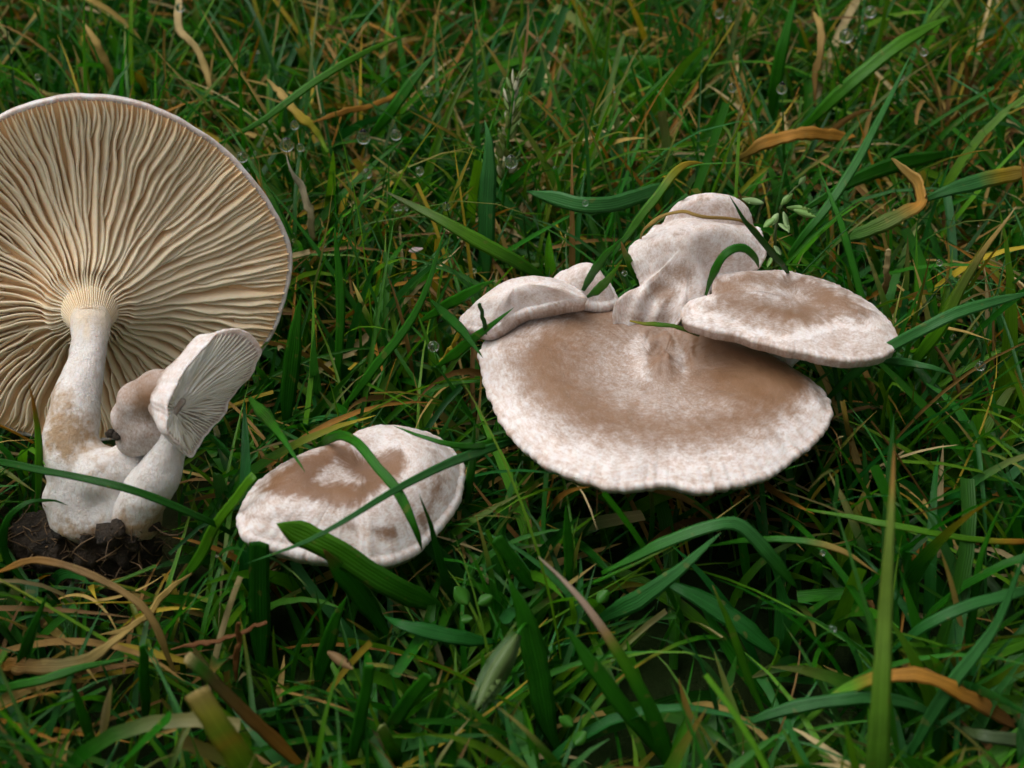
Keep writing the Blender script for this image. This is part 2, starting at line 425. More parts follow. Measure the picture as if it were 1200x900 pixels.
BIG_C, BIG_N = c, n

# --- cap on the right, overlapping the large one
RZ = lambda p: zoom(700, 200, .316667, p)
r_rim = RZ([(312, 520), (345, 470), (420, 462), (425, 420), (440, 385), (520, 372), (610, 367), (700, 372), (800, 392), (900, 425), (990, 472), (1062, 526), (1104, 576), (1116, 615), (1106, 652), (1062, 682), (975, 694), (880, 690), (780, 672), (680, 652), (590, 625), (500, 600), (420, 585), (370, 562)])
br_ = at_z(930, 440, 0)
t_r = thing('mushroom', br_, 'oval mushroom with creased tan cap resting over the rim of the largest cap', 'mushroom', 'mushrooms clumped together in the grass')
def prof_r(u, th): return .28 * (1 - u ** 2.6) - .26 * math.exp(-(u / .40) ** 2) 
def ex_r(x, y):
    zx, zy = (x - 700) / .31667, (y - 200) / .31667
    return .03 * np.sin(zy / 17 + zx / 60) * np.exp(-(((zx - 720) / 170) ** 2 + ((zy - 480) / 60) ** 2)) - .10 * np.exp(-((zx - 340) / 45) ** 2 - ((zy - 540) / 60) ** 2)
r_p = [(RZ([(430, 400), (560, 372), (760, 385), (930, 450), (1030, 530), (980, 560), (900, 540), (820, 560), (700, 590), (560, 560), (430, 500)]), .95, 14),
       (RZ([(520, 430), (620, 415), (740, 440), (780, 480), (720, 500), (600, 480), (530, 460)]), .36, 14),
       (RZ([(740, 430), (790, 425), (820, 450), (770, 465)]), .72, 5),
       (RZ([(760, 500), (880, 490), (960, 520), (900, 545), (800, 535)]), .72, 8),
       (RZ([(440, 420), (510, 415), (540, 470), (600, 490), (560, 505), (450, 470)]), .76, 7),
       (RZ([(360, 480), (500, 500), (640, 540), (740, 570), (720, 595), (600, 575), (480, 540), (370, 510)]), .6, 9)]
_, c, n, rim = build_cap(t_r, br_, r_rim, (920, 390, 4.55, (.06, .10, 1)), (735, 0) if False else (930, 352), prof_r, M_CAP, r_p, e=.055, seed=6.4, warp=8, edge_noise=.04, extra=ex_r, thick=(.12, .5), base_brown=.34)
stand(t_r, br_, c - n * .75, n, at_z(905, 420, 0)[:2], .3, .42)

# --- mushroom at the back, dented and folded, with a straw looped round it
k_rim = RZ([(70, 470), (62, 510), (100, 545), (170, 565), (250, 560), (310, 530), (340, 500), (405, 470), (440, 400), (520, 385), (580, 370), (622, 325), (618, 265), (602, 205), (575, 160), (500, 120), (400, 101), (320, 118), (262, 152), (210, 200), (175, 245), (125, 280), (118, 320), (145, 372), (160, 405), (120, 440)])
bk = at_z(800, 345, 0)
t_k = thing('mushroom', bk, 'lumpy folded mushroom with a dry straw looped around its white crown', 'mushroom', 'mushrooms clumped together in the grass')
def prof_k(u, th): return .30 * (1 - u ** 2.4)
def ex_k(x, y):
    zx, zy = (x - 700) / .31667, (y - 200) / .31667
    d = .55 * np.exp(-((zx - 400) / 190) ** 2 - ((zy - 300) / 60) ** 2)           # bulging band
    d = d - .24 * np.exp(-((zy - (185 + 12 * np.sin(zx / 60))) / 17) ** 2)         # crease under the straw
    d = d + .35 * np.exp(-((zx - 430) / 130) ** 2 - ((zy - 140) / 40) ** 2)        # crown
    d = d - .38 * np.exp(-((zx - 240) / 70) ** 2 - ((zy - 440) / 55) ** 2)         # dent
    d = d + .16 * np.exp(-((zx - 330) / 60) ** 2 - ((zy - 350) / 40) ** 2) - .12 * np.exp(-((zx - 150) / 30) ** 2 - ((zy - 430) / 60) ** 2)
    d = d - .7 * sstep(440, 560, zy) * sstep(360, 250, zx)
    d = d + .10 * np.sin(zx / 14 + zy / 30) * np.exp(-((zx - 180) / 110) ** 2 - ((zy - 500) / 50) ** 2)
    return d
k_p = [(RZ([(190, 420), (230, 395), (280, 420), (300, 470), (270, 500), (200, 490), (180, 450)]), .8, 9),
       (RZ([(230, 340), (320, 330), (370, 380), (350, 440), (300, 420), (250, 400)]), .62, 12),
       (RZ([(80, 520), (160, 540), (290, 520), (300, 560), (150, 565)]), .6, 8),
       (RZ([(270, 220), (340, 215), (350, 240), (280, 245)]), .52, 7), (RZ([(480, 175), (590, 185), (600, 215), (520, 215)]), .52, 8),
       (RZ([(370, 98), (420, 98), (425, 112), (375, 112)]), .6, 4)]
_, c, n, rim = build_cap(t_k, bk, k_rim, (800, 310, 4.5, (.0, -.38, 1)), (330, 0) if False else (806, 305), prof_k, M_CAP, k_p, e=.07, seed=9.2, warp=6, edge_noise=.022, extra=ex_k, thick=(.15, .7), base_brown=.26, nr=110, bump=.07)
stand(t_k, bk, c - n * .5, n, at_z(800, 330, 0)[:2], .4, .55)

# --- left rear cap, seen edge on
FZ = lambda p: zoom(520, 220, .233333, p)
f_rim = FZ([(72, 655), (110, 610), (170, 562), (240, 510), (310, 478), (380, 458), (455, 447), (540, 447), (620, 467), (680, 505), (712, 542), (690, 556), (600, 566), (500, 590), (400, 618), (330, 650), (270, 690), (200, 712), (130, 705), (80, 690)])
bf = at_z(600, 385, 0)
t_f = thing('mushroom', bf, 'pale cream mushroom tucked behind the upper edge of the largest cap', 'mushroom', 'mushrooms clumped together in the grass')
def prof_f(u, th): return .42 * (1 - u ** 2.5)
def ex_f(x, y):
    zx, zy = (x - 520) / .23333, (y - 220) / .23333
    return -.05 * np.exp(-((zy - (560 - .33 * (zx - 400))) / 12) ** 2)
f_p = [(FZ([(150, 610), (300, 540), (450, 500), (600, 490), (650, 520), (500, 545), (300, 600), (180, 650)]), .34, 10)]
_, c, n, rim = build_cap(t_f, bf, f_rim, (620, 352, 4.05, (-.25, -.05, 1)), (612, 352), prof_f, M_CAP, f_p, e=.09, seed=12.8, warp=6, edge_noise=.02, thick=(.15, .5), base_brown=.22, extra=ex_f)
stand(t_f, bf, c - n * .3, n, at_z(585, 372, 0)[:2], .28, .4)

# --- tiny round cap between them
y_rim = FZ([(545, 470), (555, 435), (600, 402), (660, 387), (720, 388), (785, 408), (830, 450), (865, 510), (880, 560), (830, 590), (740, 590), (640, 560), (570, 520)])
by = at_z(690, 345, 0)
t_y = thing('mushroom', by, 'tiny beige button mushroom between the folded mushroom and the pale rear cap', 'mushroom', 'mushrooms clumped together in the grass')
def prof_y(u, th): return .45 * (1 - u ** 2.2)
_, c, n, rim = build_cap(t_y, by, y_rim, (685, 330, 3.95, (.1, -.1, 1)), (686, 332), prof_y, M_CAP, [(FZ([(600, 430), (700, 400), (800, 440), (840, 540), (700, 560)]), .46, 12)], e=.12, seed=15.5, warp=6, edge_noise=.02, base_brown=.3, nt=160, nr=50)
stand(t_y, by, c - n * .25, n, at_z(690, 345, 0)[:2], .2, .3)

# --- lone small mushroom
OZ = lambda p: zoom(250, 470, .266667, p)
o_rim = OZ([(103, 510), (112, 465), (135, 420), (200, 335), (320, 252), (450, 206), (540, 170), (640, 122), (740, 100), (850, 106), (960, 132), (1060, 200), (1106, 280), (1102, 370), (1065, 460), (1000, 545), (930, 615), (880, 655), (780, 694), (690, 706), (600, 688), (480, 682), (380, 668), (270, 640), (165, 605), (115, 565)])
bo = at_z(410, 600, 0)
t_o = thing('mushroom', bo, 'lone small mushroom with brown patched cap, crossed by grass blades', 'mushroom')
def prof_o(u, th): return .95 * (1 - u ** 2.4) - .58 * math.exp(-(u / .5) ** 2)
o_p = [(OZ([(130, 420), (250, 420), (420, 440), (560, 470), (700, 440), (820, 400), (900, 300), (980, 230), (1060, 300), (1050, 420), (960, 560), (880, 600), (700, 590), (500, 560), (300, 530), (140, 500)]), .26, 14),
       (OZ([(185, 395), (250, 320), (330, 262), (430, 225), (520, 178), (590, 180), (650, 240), (720, 235), (820, 205), (850, 260), (830, 340), (760, 380), (690, 420), (640, 462), (540, 470), (420, 428), (260, 415)]), .95, 9),
       (OZ([(490, 300), (530, 255), (570, 280), (600, 315), (665, 350), (610, 372), (560, 355), (500, 362), (440, 345)]), .36, 7),
       (OZ([(600, 140), (720, 110), (740, 180), (690, 220), (640, 200)]), .2, 8),
       (OZ([(700, 565), (790, 560), (810, 600), (730, 605)]), .85, 6), (OZ([(570, 530), (620, 535), (625, 575), (585, 570)]), .7, 5),
       (OZ([(870, 520), (920, 490), (960, 420), (990, 330), (1010, 350), (980, 450), (930, 560)]), .75, 6),
       (OZ([(130, 490), (250, 500), (380, 500), (390, 525), (250, 525), (140, 515)]), .52, 6), (OZ([(940, 200), (1000, 230), (990, 260), (930, 235)]), .5, 5)]
_, c, n, rim = build_cap(t_o, bo, o_rim, (410, 590, 2.75, (.10, -.05, 1)), (425, 568), prof_o, M_CAP2, o_p, e=.12, nt=360, nr=110, seed=20.3, warp=6, edge_noise=.03, thick=(.15, .5), base_brown=.14)
stand(t_o, bo, c - n * .3, n, at_z(430, 600, 0)[:2], .32, .45)

# --- uprooted cluster at the left, gills to the viewer
PZ = lambda p: zoom(0, 340, .4, p)
bu = at_z(105, 640, 0)
t_u = thing('mushroom_cluster', bu, 'uprooted pair of joined mushrooms showing cream gills, soil clinging to the base', 'mushroom')
el = R(14)
nu_ = norm(np.array([.27, -math.cos(el), math.sin(el)]))
pu = at_z(110, 315, 4.3)
gill_rim_px = [(110, 114), (150, 119), (190, 131), (225, 150), (260, 175), (290, 205), (313, 235), (330, 265), (339, 295), (338, 325), (330, 358), (318, 390), (300, 420), (272, 452), (235, 480), (195, 500), (150, 512), (100, 517), (50, 514), (5, 502), (-35, 480), (-75, 445), (-100, 400), (-112, 350), (-112, 300), (-100, 255), (-78, 212), (-45, 172), (-5, 142), (35, 124), (75, 115)]
NTU = 380
rp = catmull(gill_rim_px, NTU, True)
rim = at_plane(rp[:, 0], rp[:, 1], pu, nu_); cu = at_plane(104, 352, pu, nu_)
th0 = np.linspace(0, 2 * math.pi, NTU, endpoint=False)
rim = rim + norm(rim - cu) * ((fbm(v3(np.cos(th0) * 6, np.sin(th0) * 6, 4.4), 3) - .5) * .10)[:, None] + nu_ * ((fbm(v3(np.cos(th0) * 2, np.sin(th0) * 2, 8.4), 2) - .5) * .5)[:, None]
rimr = np.linalg.norm(rim - cu, axis=1)
def gbase(u):                                   # underside of the flesh: dips, then runs down the stem
    u = np.asarray(u, float); return -.30 * np.sin(np.pi * np.clip(u, 0, 1)) ** 1.0 * (u > 0) + .95 * np.exp(-(u / .26) ** 1.5)
def topU(u, th): return np.full(len(th), float(gbase(u)))
def underU(u, th): return np.full(len(th), -.22 - .75 * (1 - u ** 1.6))
V, F, U, side, TH = cap_mesh(rim, cu, nu_, topU, underU, .045, u_in=.02, nr=60)
capU = mesh_obj('cap', V, F, M_CAP, t_u, bu, attrs={'brown': np.where((U < .985) & (side == 0), .55, .06), 'rad': U, 'cx': np.cos(TH), 'cy': np.sin(TH)})
capU.data.materials.append(M_GILL)
mi = np.zeros(len(F), np.int32); mi[:59 * NTU] = 1; mi[58 * NTU:59 * NTU] = 0; mi[-2] = 1; capU.data.polygons.foreach_set('material_index', mi)
capU['label'] = 'wide cream cap with its gills facing out'
BLOCK.append((gill_rim_px, pu, nu_, .9))
def make_gill(cap, base, rimf, c, n, basef, th, u0, u1, hmax, wid, seed, mat, ns=16, wav=.05, lean=0.0, decur=0.0):
    t = np.linspace(0, 1, ns); u = u0 + (u1 - u0) * t
    k = 2 * math.pi
    wig = wav * (fbm(v3(u * 4.2 + 3, np.cos(th) * 2.2 + 2, np.sin(th) * 2.2 + seed * 0), 2) - .5) * 2 + wav * .22 * (fbm(v3(u * 7, seed, 1.1), 2) - .5) * 2
    ang = th + wig * np.minimum(1, .25 + u) * sstep(0, .12, t) * (.4 + .6 * sstep(1, .8, t))
    P = rimf(ang, u); b = basef(u)
    hgt = hmax * np.minimum(sstep(0, .10, t) * .8 + .2, 1) * np.clip((1 - t) / .45, 0, 1) ** .55 * (.86 + .28 * (fbm(v3(u * 9, seed * 1.7, 4), 2)))
    wd = wid * (.55 + .45 * sstep(0, .4, t)) * (.3 + .7 * np.clip((1 - t) / .2, 0, 1))
    ln = lean * hgt * sstep(0, .2, t) + (fbm(v3(u * 6, seed * 2.3, 9), 2) - .5) * .16 * np.minimum(1, hgt * 6)
    dirv = np.tile(n, (ns, 1)); out = norm(P - c)
    if decur:                                  # the gill runs on down the stem as a fine ridge
        f = np.array([1., .8, .6, .4, .2]); wm = np.concatenate([np.zeros(5), [.25, .55, .8], np.ones(ns - 3)])[:, None]
        P = np.concatenate([np.repeat(P[:1], 5, 0) - out[:1] * (f * .17)[:, None], P]); out = np.concatenate([np.repeat(out[:1], 5, 0), out])
        b = np.concatenate([b[0] + decur * f, b]); hgt = np.concatenate([hgt[0] * (1 - f) ** 1.3 + .012, np.maximum(hgt, hgt[0])])
        wd = np.concatenate([wd[0] * (.25 + .75 * (1 - f)), wd]); ln = np.concatenate([np.zeros(5), ln]); t = np.concatenate([np.zeros(5), t]); ns += 5
        dirv = norm(n * wm + out * (1 - wm))
    Q = P + n * b[:, None]; tan = norm(np.gradient(Q, axis=0)); sd = norm(np.cross(tan, dirv))
    A = Q - dirv * .06; top_ = Q + dirv * hgt[:, None] + sd * ln[:, None]
    mid = Q + dirv * (hgt * .5)[:, None] + sd * (ln * .4)[:, None]
    rows = np.stack([A - sd * wd[:, None], mid - sd * (wd * .6)[:, None], top_ - sd * (wd * .36)[:, None], top_ + sd * (wd * .36)[:, None], mid + sd * (wd * .6)[:, None], A + sd * wd[:, None]], 1)
    V = rows.reshape(-1, 3); F = grid_faces(ns, 6, False)
    ed = np.tile([0, .55, 1, 1, .55, 0], ns) * np.repeat(.35 + .65 * np.clip((1 - t) / .2, 0, 1), 6)
    return mesh_obj('gill', V, F, mat, cap, base, attrs={'edge': ed})
def rimU(ang, u):
    f = (ang / (2 * math.pi)) % 1 * NTU; i = f.astype(int) % NTU; w_ = (f - np.floor(f))[:, None]
    return cu + u[:, None] * ((rim[i] * (1 - w_) + rim[(i + 1) % NTU] * w_) - cu)
NG = 60
for k in range(NG):
    th = (k + .25 * (rng.random() - .5)) / NG * 2 * math.pi; d = 2 * math.pi / NG
    make_gill(capU, bu, rimU, cu, nu_, gbase, th, min(.25, .50 / rimr[int(th / (2 * math.pi) * NTU) % NTU]), .992, .20 + .05 * rng.random(), .066, k + .3, M_GILL, 22, .038, .4, .62)
    make_gill(capU, bu, rimU, cu, nu_, gbase, th + d * .5, .26 + .28 * rng.random(), .992, .17 + .04 * rng.random(), .058, k + 100.3, M_GILL, 18, .038, .4)
    make_gill(capU, bu, rimU, cu, nu_, gbase, th + d * .25, .66 + .14 * rng.random(), .99, .09, .046, k + 200.3, M_GILL, 10, .038, .4)
    make_gill(capU, bu, rimU, cu, nu_, gbase, th + d * .75, .66 + .14 * rng.random(), .99, .09, .046, k + 300.3, M_GILL, 10, .038, .4)

y0, y1 = float((cu + nu_ * 1.0)[1]), float(at_z(100, 610, 1.2)[1])
def sp_y(pts):          # (px, py, fraction towards the base, radius px)
    P = np.array([at_y(p[0], p[1], y0 + (y1 - y0) * p[2]) for p in pts]); z = project(P)[2]
    return P, np.array([p[3] for p in pts]) * z / FPX
sp, rd = sp_y([(101, 415, .26, 21), (94, 445, .44, 25), (86, 475, .62, 29), (83, 508, .78, 31), (88, 540, .9, 34), (97, 575, 1.0, 38), (100, 612, 1.08, 42)])
sp = np.concatenate([[cu + nu_ * .1, cu + nu_ * .4, cu + nu_ * .7, cu + nu_ * 1.1], sp]); rd = np.concatenate([[.62, .50, .42, .37], rd])
q = catmull(np.column_stack([sp, rd]), 40)
parts = [tube(q[:, :3], q[:, 3], 24)]
for a, b, f, r in [(118, 556, 1.0, 36), (134, 580, 1.03, 34), (150, 540, .98, 26), (80, 600, 1.03, 26), (150, 600, 1.05, 22), (108, 606, 1.1, 34), (132, 602, 1.1, 34), (158, 598, 1.12, 28), (75, 585, 1.03, 26)]:
    P, rr = sp_y([(a, b, f, r)]); parts.append(ico(P[0], rr[0], 3))
V, F, N = remesh(parts, .075, 8)
V = V + N * ((fbm(V * 1.3 + 3, 3) - .5) * .20 + (fbm(V * np.array([5, 5, 1.5]), 3) - .5) * .05)[:, None]
px, py, _ = project(V)
stain = -.06 + .26 * np.exp(-((px - 80) / 26) ** 2 - ((py - 505) / 40) ** 2) + .16 * sstep(585, 620, py) + .10 * np.exp(-((px - 60) / 14) ** 2 - ((py - 470) / 60) ** 2) - .10 * sstep(440, 380, py)
stemU = mesh_obj('stem', V, F, M_STEM, t_u, bu, attrs={'stain': stain, 'cream': sstep(405, 365, py + (fbm(v3(px / 4, py / 30, 1.), 2) - .5) * 60)})
sp, rd = sp_y([(210, 484, 1.0, 15), (205, 494, 1.03, 18), (201, 510, 1.06, 19.5), (196, 530, 1.1, 22), (184, 560, 1.15, 26), (168, 588, 1.17, 29), (156, 616, 1.17, 30)])
q = catmull(np.column_stack([sp, rd]), 30)
V, F, N = remesh([tube(q[:, :3], q[:, 3], 24)], .07, 4)
V = V + N * ((fbm(V * 1.5 + 13, 3) - .5) * .16 + (fbm(V * np.array([5, 5, 1.5]), 3) - .5) * .04)[:, None]
px, py, _ = project(V)
mesh_obj('stem', V, F, M_STEM, t_u, bu, attrs={'stain': -.09 + .30 * sstep(575, 615, py)})

# small cap of the cluster, nearly edge on
s_px = PZ([(692, 116), (725, 130), (745, 165), (742, 215), (725, 275), (695, 335), (650, 395), (600, 445), (556, 487), (530, 470), (500, 440), (478, 412), (480, 370), (505, 312), (540, 255), (580, 200), (622, 150), (660, 122)])
ns_ = norm(np.array([.78, -.56, .10])); ys = y0 + (y1 - y0) * .95
ps = at_y(250, 460, ys); NTS = 220
rp = catmull(s_px, NTS, True); rims = at_plane(rp[:, 0], rp[:, 1], ps, ns_); cs = at_plane(209, 482, ps, ns_)
th0 = np.linspace(0, 2 * math.pi, NTS, endpoint=False)
rims = rims + norm(rims - cs) * ((fbm(v3(np.cos(th0) * 6, np.sin(th0) * 6, 14.4), 3) - .5) * .10)[:, None] + ns_ * (.13 * np.sin(2 * th0 + .8) + (fbm(v3(np.cos(th0) * 2, np.sin(th0) * 2, 3.3), 2) - .5) * .3)[:, None]
def sbase(u): u = np.asarray(u, float); return -.18 * (1 - u ** 2) + .10 * np.exp(-(u / .2) ** 2)
V, F, U, side, TH = cap_mesh(rims, cs, ns_, lambda u, th: np.full(len(th), float(sbase(u))), lambda u, th: np.full(len(th), -.10 - .62 * (1 - u ** 2) ** .8), .035, u_in=.02, nr=40)
V = V + (side[:, None] * norm(V - cs)) * ((fbm(V * 1.6 + 5, 3) - .5) * .35)[:, None]
px, py, _ = project(V)
bs = np.where((U < .97) & (side == 0), .5, .08); bs = np.where(side >= 1, .08 + .55 * sstep(.92, .6, U) , bs)
capS = mesh_obj('cap', V, F, M_CAP, t_u, bu, attrs={'brown': bs, 'rad': U, 'cx': np.cos(TH), 'cy': np.sin(TH)})
capS['label'] = 'small sideways cap with a brown back'
def rimS(ang, u):
    f = (ang / (2 * math.pi)) % 1 * NTS; i = f.astype(int) % NTS; w_ = (f - np.floor(f))[:, None]
    return cs + u[:, None] * ((rims[i] * (1 - w_) + rims[(i + 1) % NTS] * w_) - cs)
NG = 44
for k in range(NG):
    th = k / NG * 2 * math.pi; d = 2 * math.pi / NG
    make_gill(capS, bu, rimS, cs, ns_, sbase, th, .14, .97, .09, .022, k + 400.3, M_GILL2, 12, .03)
    make_gill(capS, bu, rimS, cs, ns_, sbase, th + d * .5, .4 + .2 * rng.random(), .97, .07, .02, k + 500.3, M_GILL2, 9, .03)
# brown button lump squeezed between the two stems
P, rr = sp_y([(150, 490, .95, 23), (162, 472, .94, 27), (186, 461, .95, 29), (209, 452, .96, 22), (178, 500, .98, 34), (155, 515, .98, 22), (196, 490, .99, 24)])
V, F, N = remesh([ico(p, r, 3) for p, r in zip(P, rr)], .07, 22)
V = V + N * ((fbm(V * 1.1 + 23, 3) - .5) * .16)[:, None]
px, py, _ = project(V)
lump_b = .42 + .6 * np.exp(-((px - 180) / 30) ** 2 - ((py - 465) / 26) ** 2)
o = mesh_obj('button_cap', V, F, M_CAP, t_u, bu, attrs={'brown': lump_b, 'rad': px * .01, 'cx': px * .02, 'cy': py * .02})
o['label'] = 'small brownish button squeezed between the two stems'

# soil clinging to the base
P, rr = sp_y([(40, 632, 1.05, 26), (70, 640, 1.12, 32), (110, 640, 1.2, 34), (140, 636, 1.22, 30), (165, 630, 1.2, 22), (60, 672, 1.1, 30), (100, 678, 1.15, 34), (135, 668, 1.22, 28), (165, 650, 1.2, 20), (170, 625, 1.15, 14), (72, 628, 1.24, 12), (100, 636, 1.3, 14), (128, 628, 1.32, 14), (156, 632, 1.32, 14), (178, 618, 1.26, 10), (140, 618, 1.33, 7)])
V, F, N = remesh([ico(p, r, 3) for p, r in zip(P, rr)], .07, 3)
V = V + N * ((fbm(V * 2.2 + 31, 4) - .5) * .7 + (fbm(V * 7, 3) - .5) * .22)[:, None]
soil = mesh_obj('soil_clump', V, F, M_SOIL, t_u, bu)
soilV, soilN = V, N
BLOCK.append((PZ([(205, 60), (300, 60), (315, 200), (290, 400), (360, 260), (500, 220), (700, 110), (745, 170), (690, 340), (555, 490), (545, 600), (500, 720), (440, 810), (60, 825), (15, 720), (130, 600), (130, 400)]), at_y(105, 560, y1), norm(np.array([0, -.9, .45])), 1.6))
fib_parts = []
P, rr = sp_y([(130, 508, 1.03, 4), (137, 511, 1.06, 4)])
V, F, N = remesh([ico(p, r, 2) for p, r in zip(P, rr)], .035, 1)
V = V + N * ((fbm(V * 7 + 3, 3) - .5) * .22)[:, None]
o = mesh_obj('dirt_crumb', V, F, M_SOIL, t_u, bu)
for k in range(320):                           # matted rootlets and old straw in the soil
    i = rng.integers(len(soilV)); p = soilV[i] + soilN[i] * .03
    d = norm(rng.normal(size=3) + soilN[i] * -.05 + np.array([.9, 0, 0]) * rng.normal()); L = .25 + rng.random() * .5
    pts = [p]
    for s_ in range(4):
        d = norm(d + rng.normal(size=3) * .35); pts.append(pts[-1] + d * L / 4)
    r = .006 + .012 * rng.random()
    fib_parts.append(tube(np.array(pts), [r, r, r, r * .8, r * .4], 5))
V, F = join(fib_parts)
cidx = np.repeat(rng.random(320), 25)
fc = np.stack([.06 + .16 * cidx, .038 + .10 * cidx, .018 + .05 * cidx], -1)
o = mesh_obj('root_fibres', V, F, M_DRY, soil, bu, cols=fc, uv=np.zeros(len(V))); o['kind'] = 'stuff'

# ------------------------------------------------------------------ single blades that stand out
G1, G2, G3 = (.030, .195, .007), (.020, .150, .020), (.095, .280, .008)      # mid green, blue green, yellow green
GD, GB = (.016, .120, .006), (.050, .215, .045)                                # deep green, glaucous
YE, OR, TN, BN, ST, PK = (.42, .30, .02), (.42, .19, .02), (.45, .30, .08), (.20, .10, .022), (.60, .46, .22), (.56, .37, .27)
def blade_geo(P, W, C, roll=0., fold=.25, thick=.018, ns=26, tip=.5, cut=False, base_t=.35, rag=.25):
    """P (n,3) points base to tip, W full width, C list of (t, colour)"""
    q = catmull(P, ns); t = np.linspace(0, 1, ns)
    sdn = P[0] * 3.1; rn = lambda f, o: (np.stack([fbm(v3(t * f + sdn[0] + o + i * 5, sdn[1], sdn[2]), 3) for i in range(3)], -1) - .5) * 2
    q = q + rn(7, 0) * .09 * rag * np.minimum(1, t * 5)[:, None]
    T = norm(np.gradient(q, axis=0)); view = norm(q - CAM)
    sd = norm(np.cross(T, view)); nn = np.cross(sd, T)
    rl = (np.interp(t, np.linspace(0, 1, len(roll)), roll) if np.ndim(roll) else np.full(ns, roll))[:, None] + rn(5, 20)[:, :1] * 1.1 * rag
    sd, nn = sd * np.cos(rl) + nn * np.sin(rl), nn * np.cos(rl) - sd * np.sin(rl)
    prof = base_t + (1 - base_t) * sstep(0, .35, t)
    if not cut: prof = prof * np.clip((1 - t) / tip, 0, 1) ** .75
    else: prof = prof * (1 - .25 * t)
    prof = np.maximum(prof, .02)
    w_ = (W * .5 * prof)[:, None] * (1 + .55 * rag * rn(16, 40)[:, 0])[:, None]; th_ = (thick * (.3 + .7 * prof))[:, None]
    rows = np.stack([q - sd * w_, q - sd * w_ * .5 - nn * (th_ - w_ * fold * .5), q - nn * (th_ - w_ * fold), q + sd * w_ * .5 - nn * (th_ - w_ * fold * .5), q + sd * w_, q + nn * (th_ + w_ * fold)], 1)
    V = rows.reshape(-1, 3); F = [tuple(int(i) for i in f) for f in grid_faces(ns, 6)]
    F.append(tuple(range(6))[::-1]); F.append(tuple(range((ns - 1) * 6, ns * 6)))
    ts = [c[0] for c in C]; t = np.clip(t + rn(9, 60)[:, 0] * .05, 0, 1); cc = np.stack([np.interp(t, ts, [c[1][k] for c in C]) for k in range(3)], -1)
    return V, F, np.repeat(cc, 6, 0), np.tile([-1, -.5, 0, .5, 1, 0], ns)
HB = np.zeros((450, 600))                      # where these blades are seen, so that loose grass grows round them
def reserve(P, rad):
    px, py, z = project(P); rr = np.maximum(1, rad * FPX / z / 2)
    for x, y, d, r_ in zip(px / 2, py / 2, z, rr):
        x0, x1, y0_, y1_ = int(max(0, x - r_)), int(min(599, x + r_)), int(max(0, y - r_)), int(min(449, y + r_))
        if x1 >= x0 and y1_ >= y0_: HB[y0_:y1_ + 1, x0:x1 + 1] = np.maximum(HB[y0_:y1_ + 1, x0:x1 + 1], d)
def hero(label, pts, wpx, C, mat=None, group='single grass blades that stand out', name='blade_of_grass', **k):
    """pts (px, py, height) from base to tip"""
    P = np.array([at_z(p[0], p[1], p[2]) for p in pts])
    W = wpx * np.mean(project(P)[2]) / FPX
    if isinstance(C, tuple): C = [(0, C), (1, C)]
    if mat is M_DRY: k.setdefault('rag', .8); k.setdefault('ns', 34)
    V, F, cc, ac = blade_geo(P, W, C, **k)
    reserve(catmull(P, 60)[10:], np.full(50, W * .42))
    b = P[0].copy()
    o = mesh_obj(name, V, F, mat or M_BLADE, None, b, cols=cc, uv=ac); o.location = b * S
    return tag(o, label, 'grass blade' if name == 'blade_of_grass' else 'straw', group, 'thing')
D = dict(mat=M_DRY, name='dry_straw', group='dead straws and withered blades')
B2 = [(0, G1), (.8, G1), (1, TN)]
# over the uprooted pair
hero('thin dark blade crossing in front of the uprooted mushroom stems', [(300, 645, 1.2), (248, 612, 2.6), (160, 577, 3.4), (80, 557, 3.5), (0, 541, 3.2), (-60, 532, 2.6)], 9, GD, tip=.2, fold=.5)
hero('short blade with orange tip standing against the big pale stem', [(42, 600, 2.2), (46, 564, 3.0), (43, 500, 4.0), (34, 446, 5.0)], 9, [(0, G1), (.6, G3), (.8, OR), (1, OR)])
hero('blade hooking over above the soil clump', [(44, 700, 1.0), (8, 655, 1.8), (6, 615, 2.6), (30, 590, 3.0), (60, 586, 2.9), (80, 593, 2.7)], 10, GD)
hero('light green blade leaning between the uprooted pair and the lone mushroom', [(195, 700, .6), (232, 656, 1.6), (250, 620, 2.4), (276, 584, 3.2), (298, 558, 3.7)], 15, [(0, G1), (.6, G3), (1, G3)], cut=True, roll=.3)
# round the lone mushroom
hero('long blue green blade slanting across the lone mushroom cap', [(640, 505, 2.0), (575, 525, 3.2), (517, 547, 3.9), (463, 574, 4.2), (410, 606, 4.2), (357, 635, 3.9), (286, 661, 3.2)], 12, [(0, G2), (.6, GB), (1, GB)], tip=.6, fold=.45)
hero('blade arching over the top of the lone cap and down its front', [(370, 525, 2.2), (382, 516, 3.4), (399, 510, 3.9), (421, 521, 4.2), (442, 547, 4.2), (463, 571, 4.1), (477, 597, 3.9), (489, 625, 3.5), (495, 645, 2.8)], 12, G1, tip=.25, fold=.5)
hero('pointed blade whose tip touches the upper edge of the lone cap', [(292, 466, 2.5), (308, 484, 3.2), (325, 505, 3.8), (343, 531, 4.0), (358, 554, 3.9)], 16, G1, tip=.6)
hero('narrow blade lying along the far edge of the lone cap', [(600, 512, 2.4), (570, 520, 3.3), (545, 523, 3.7), (517, 518, 3.9), (490, 510, 3.9), (461, 499, 3.7)], 10, G1, tip=.6)
hero('dark pointed blade standing before the right end of the lone cap', [(535, 715, .8), (527, 691, 1.5), (514, 651, 2.6), (503, 611, 3.5), (491, 578, 4.2)], 12, GD, tip=.7)
hero('upright blade just beyond the right end of the lone cap', [(545, 600, 1.5), (551, 558, 2.6), (554, 523, 3.5), (556, 492, 4.2)], 10, G1, tip=.5)
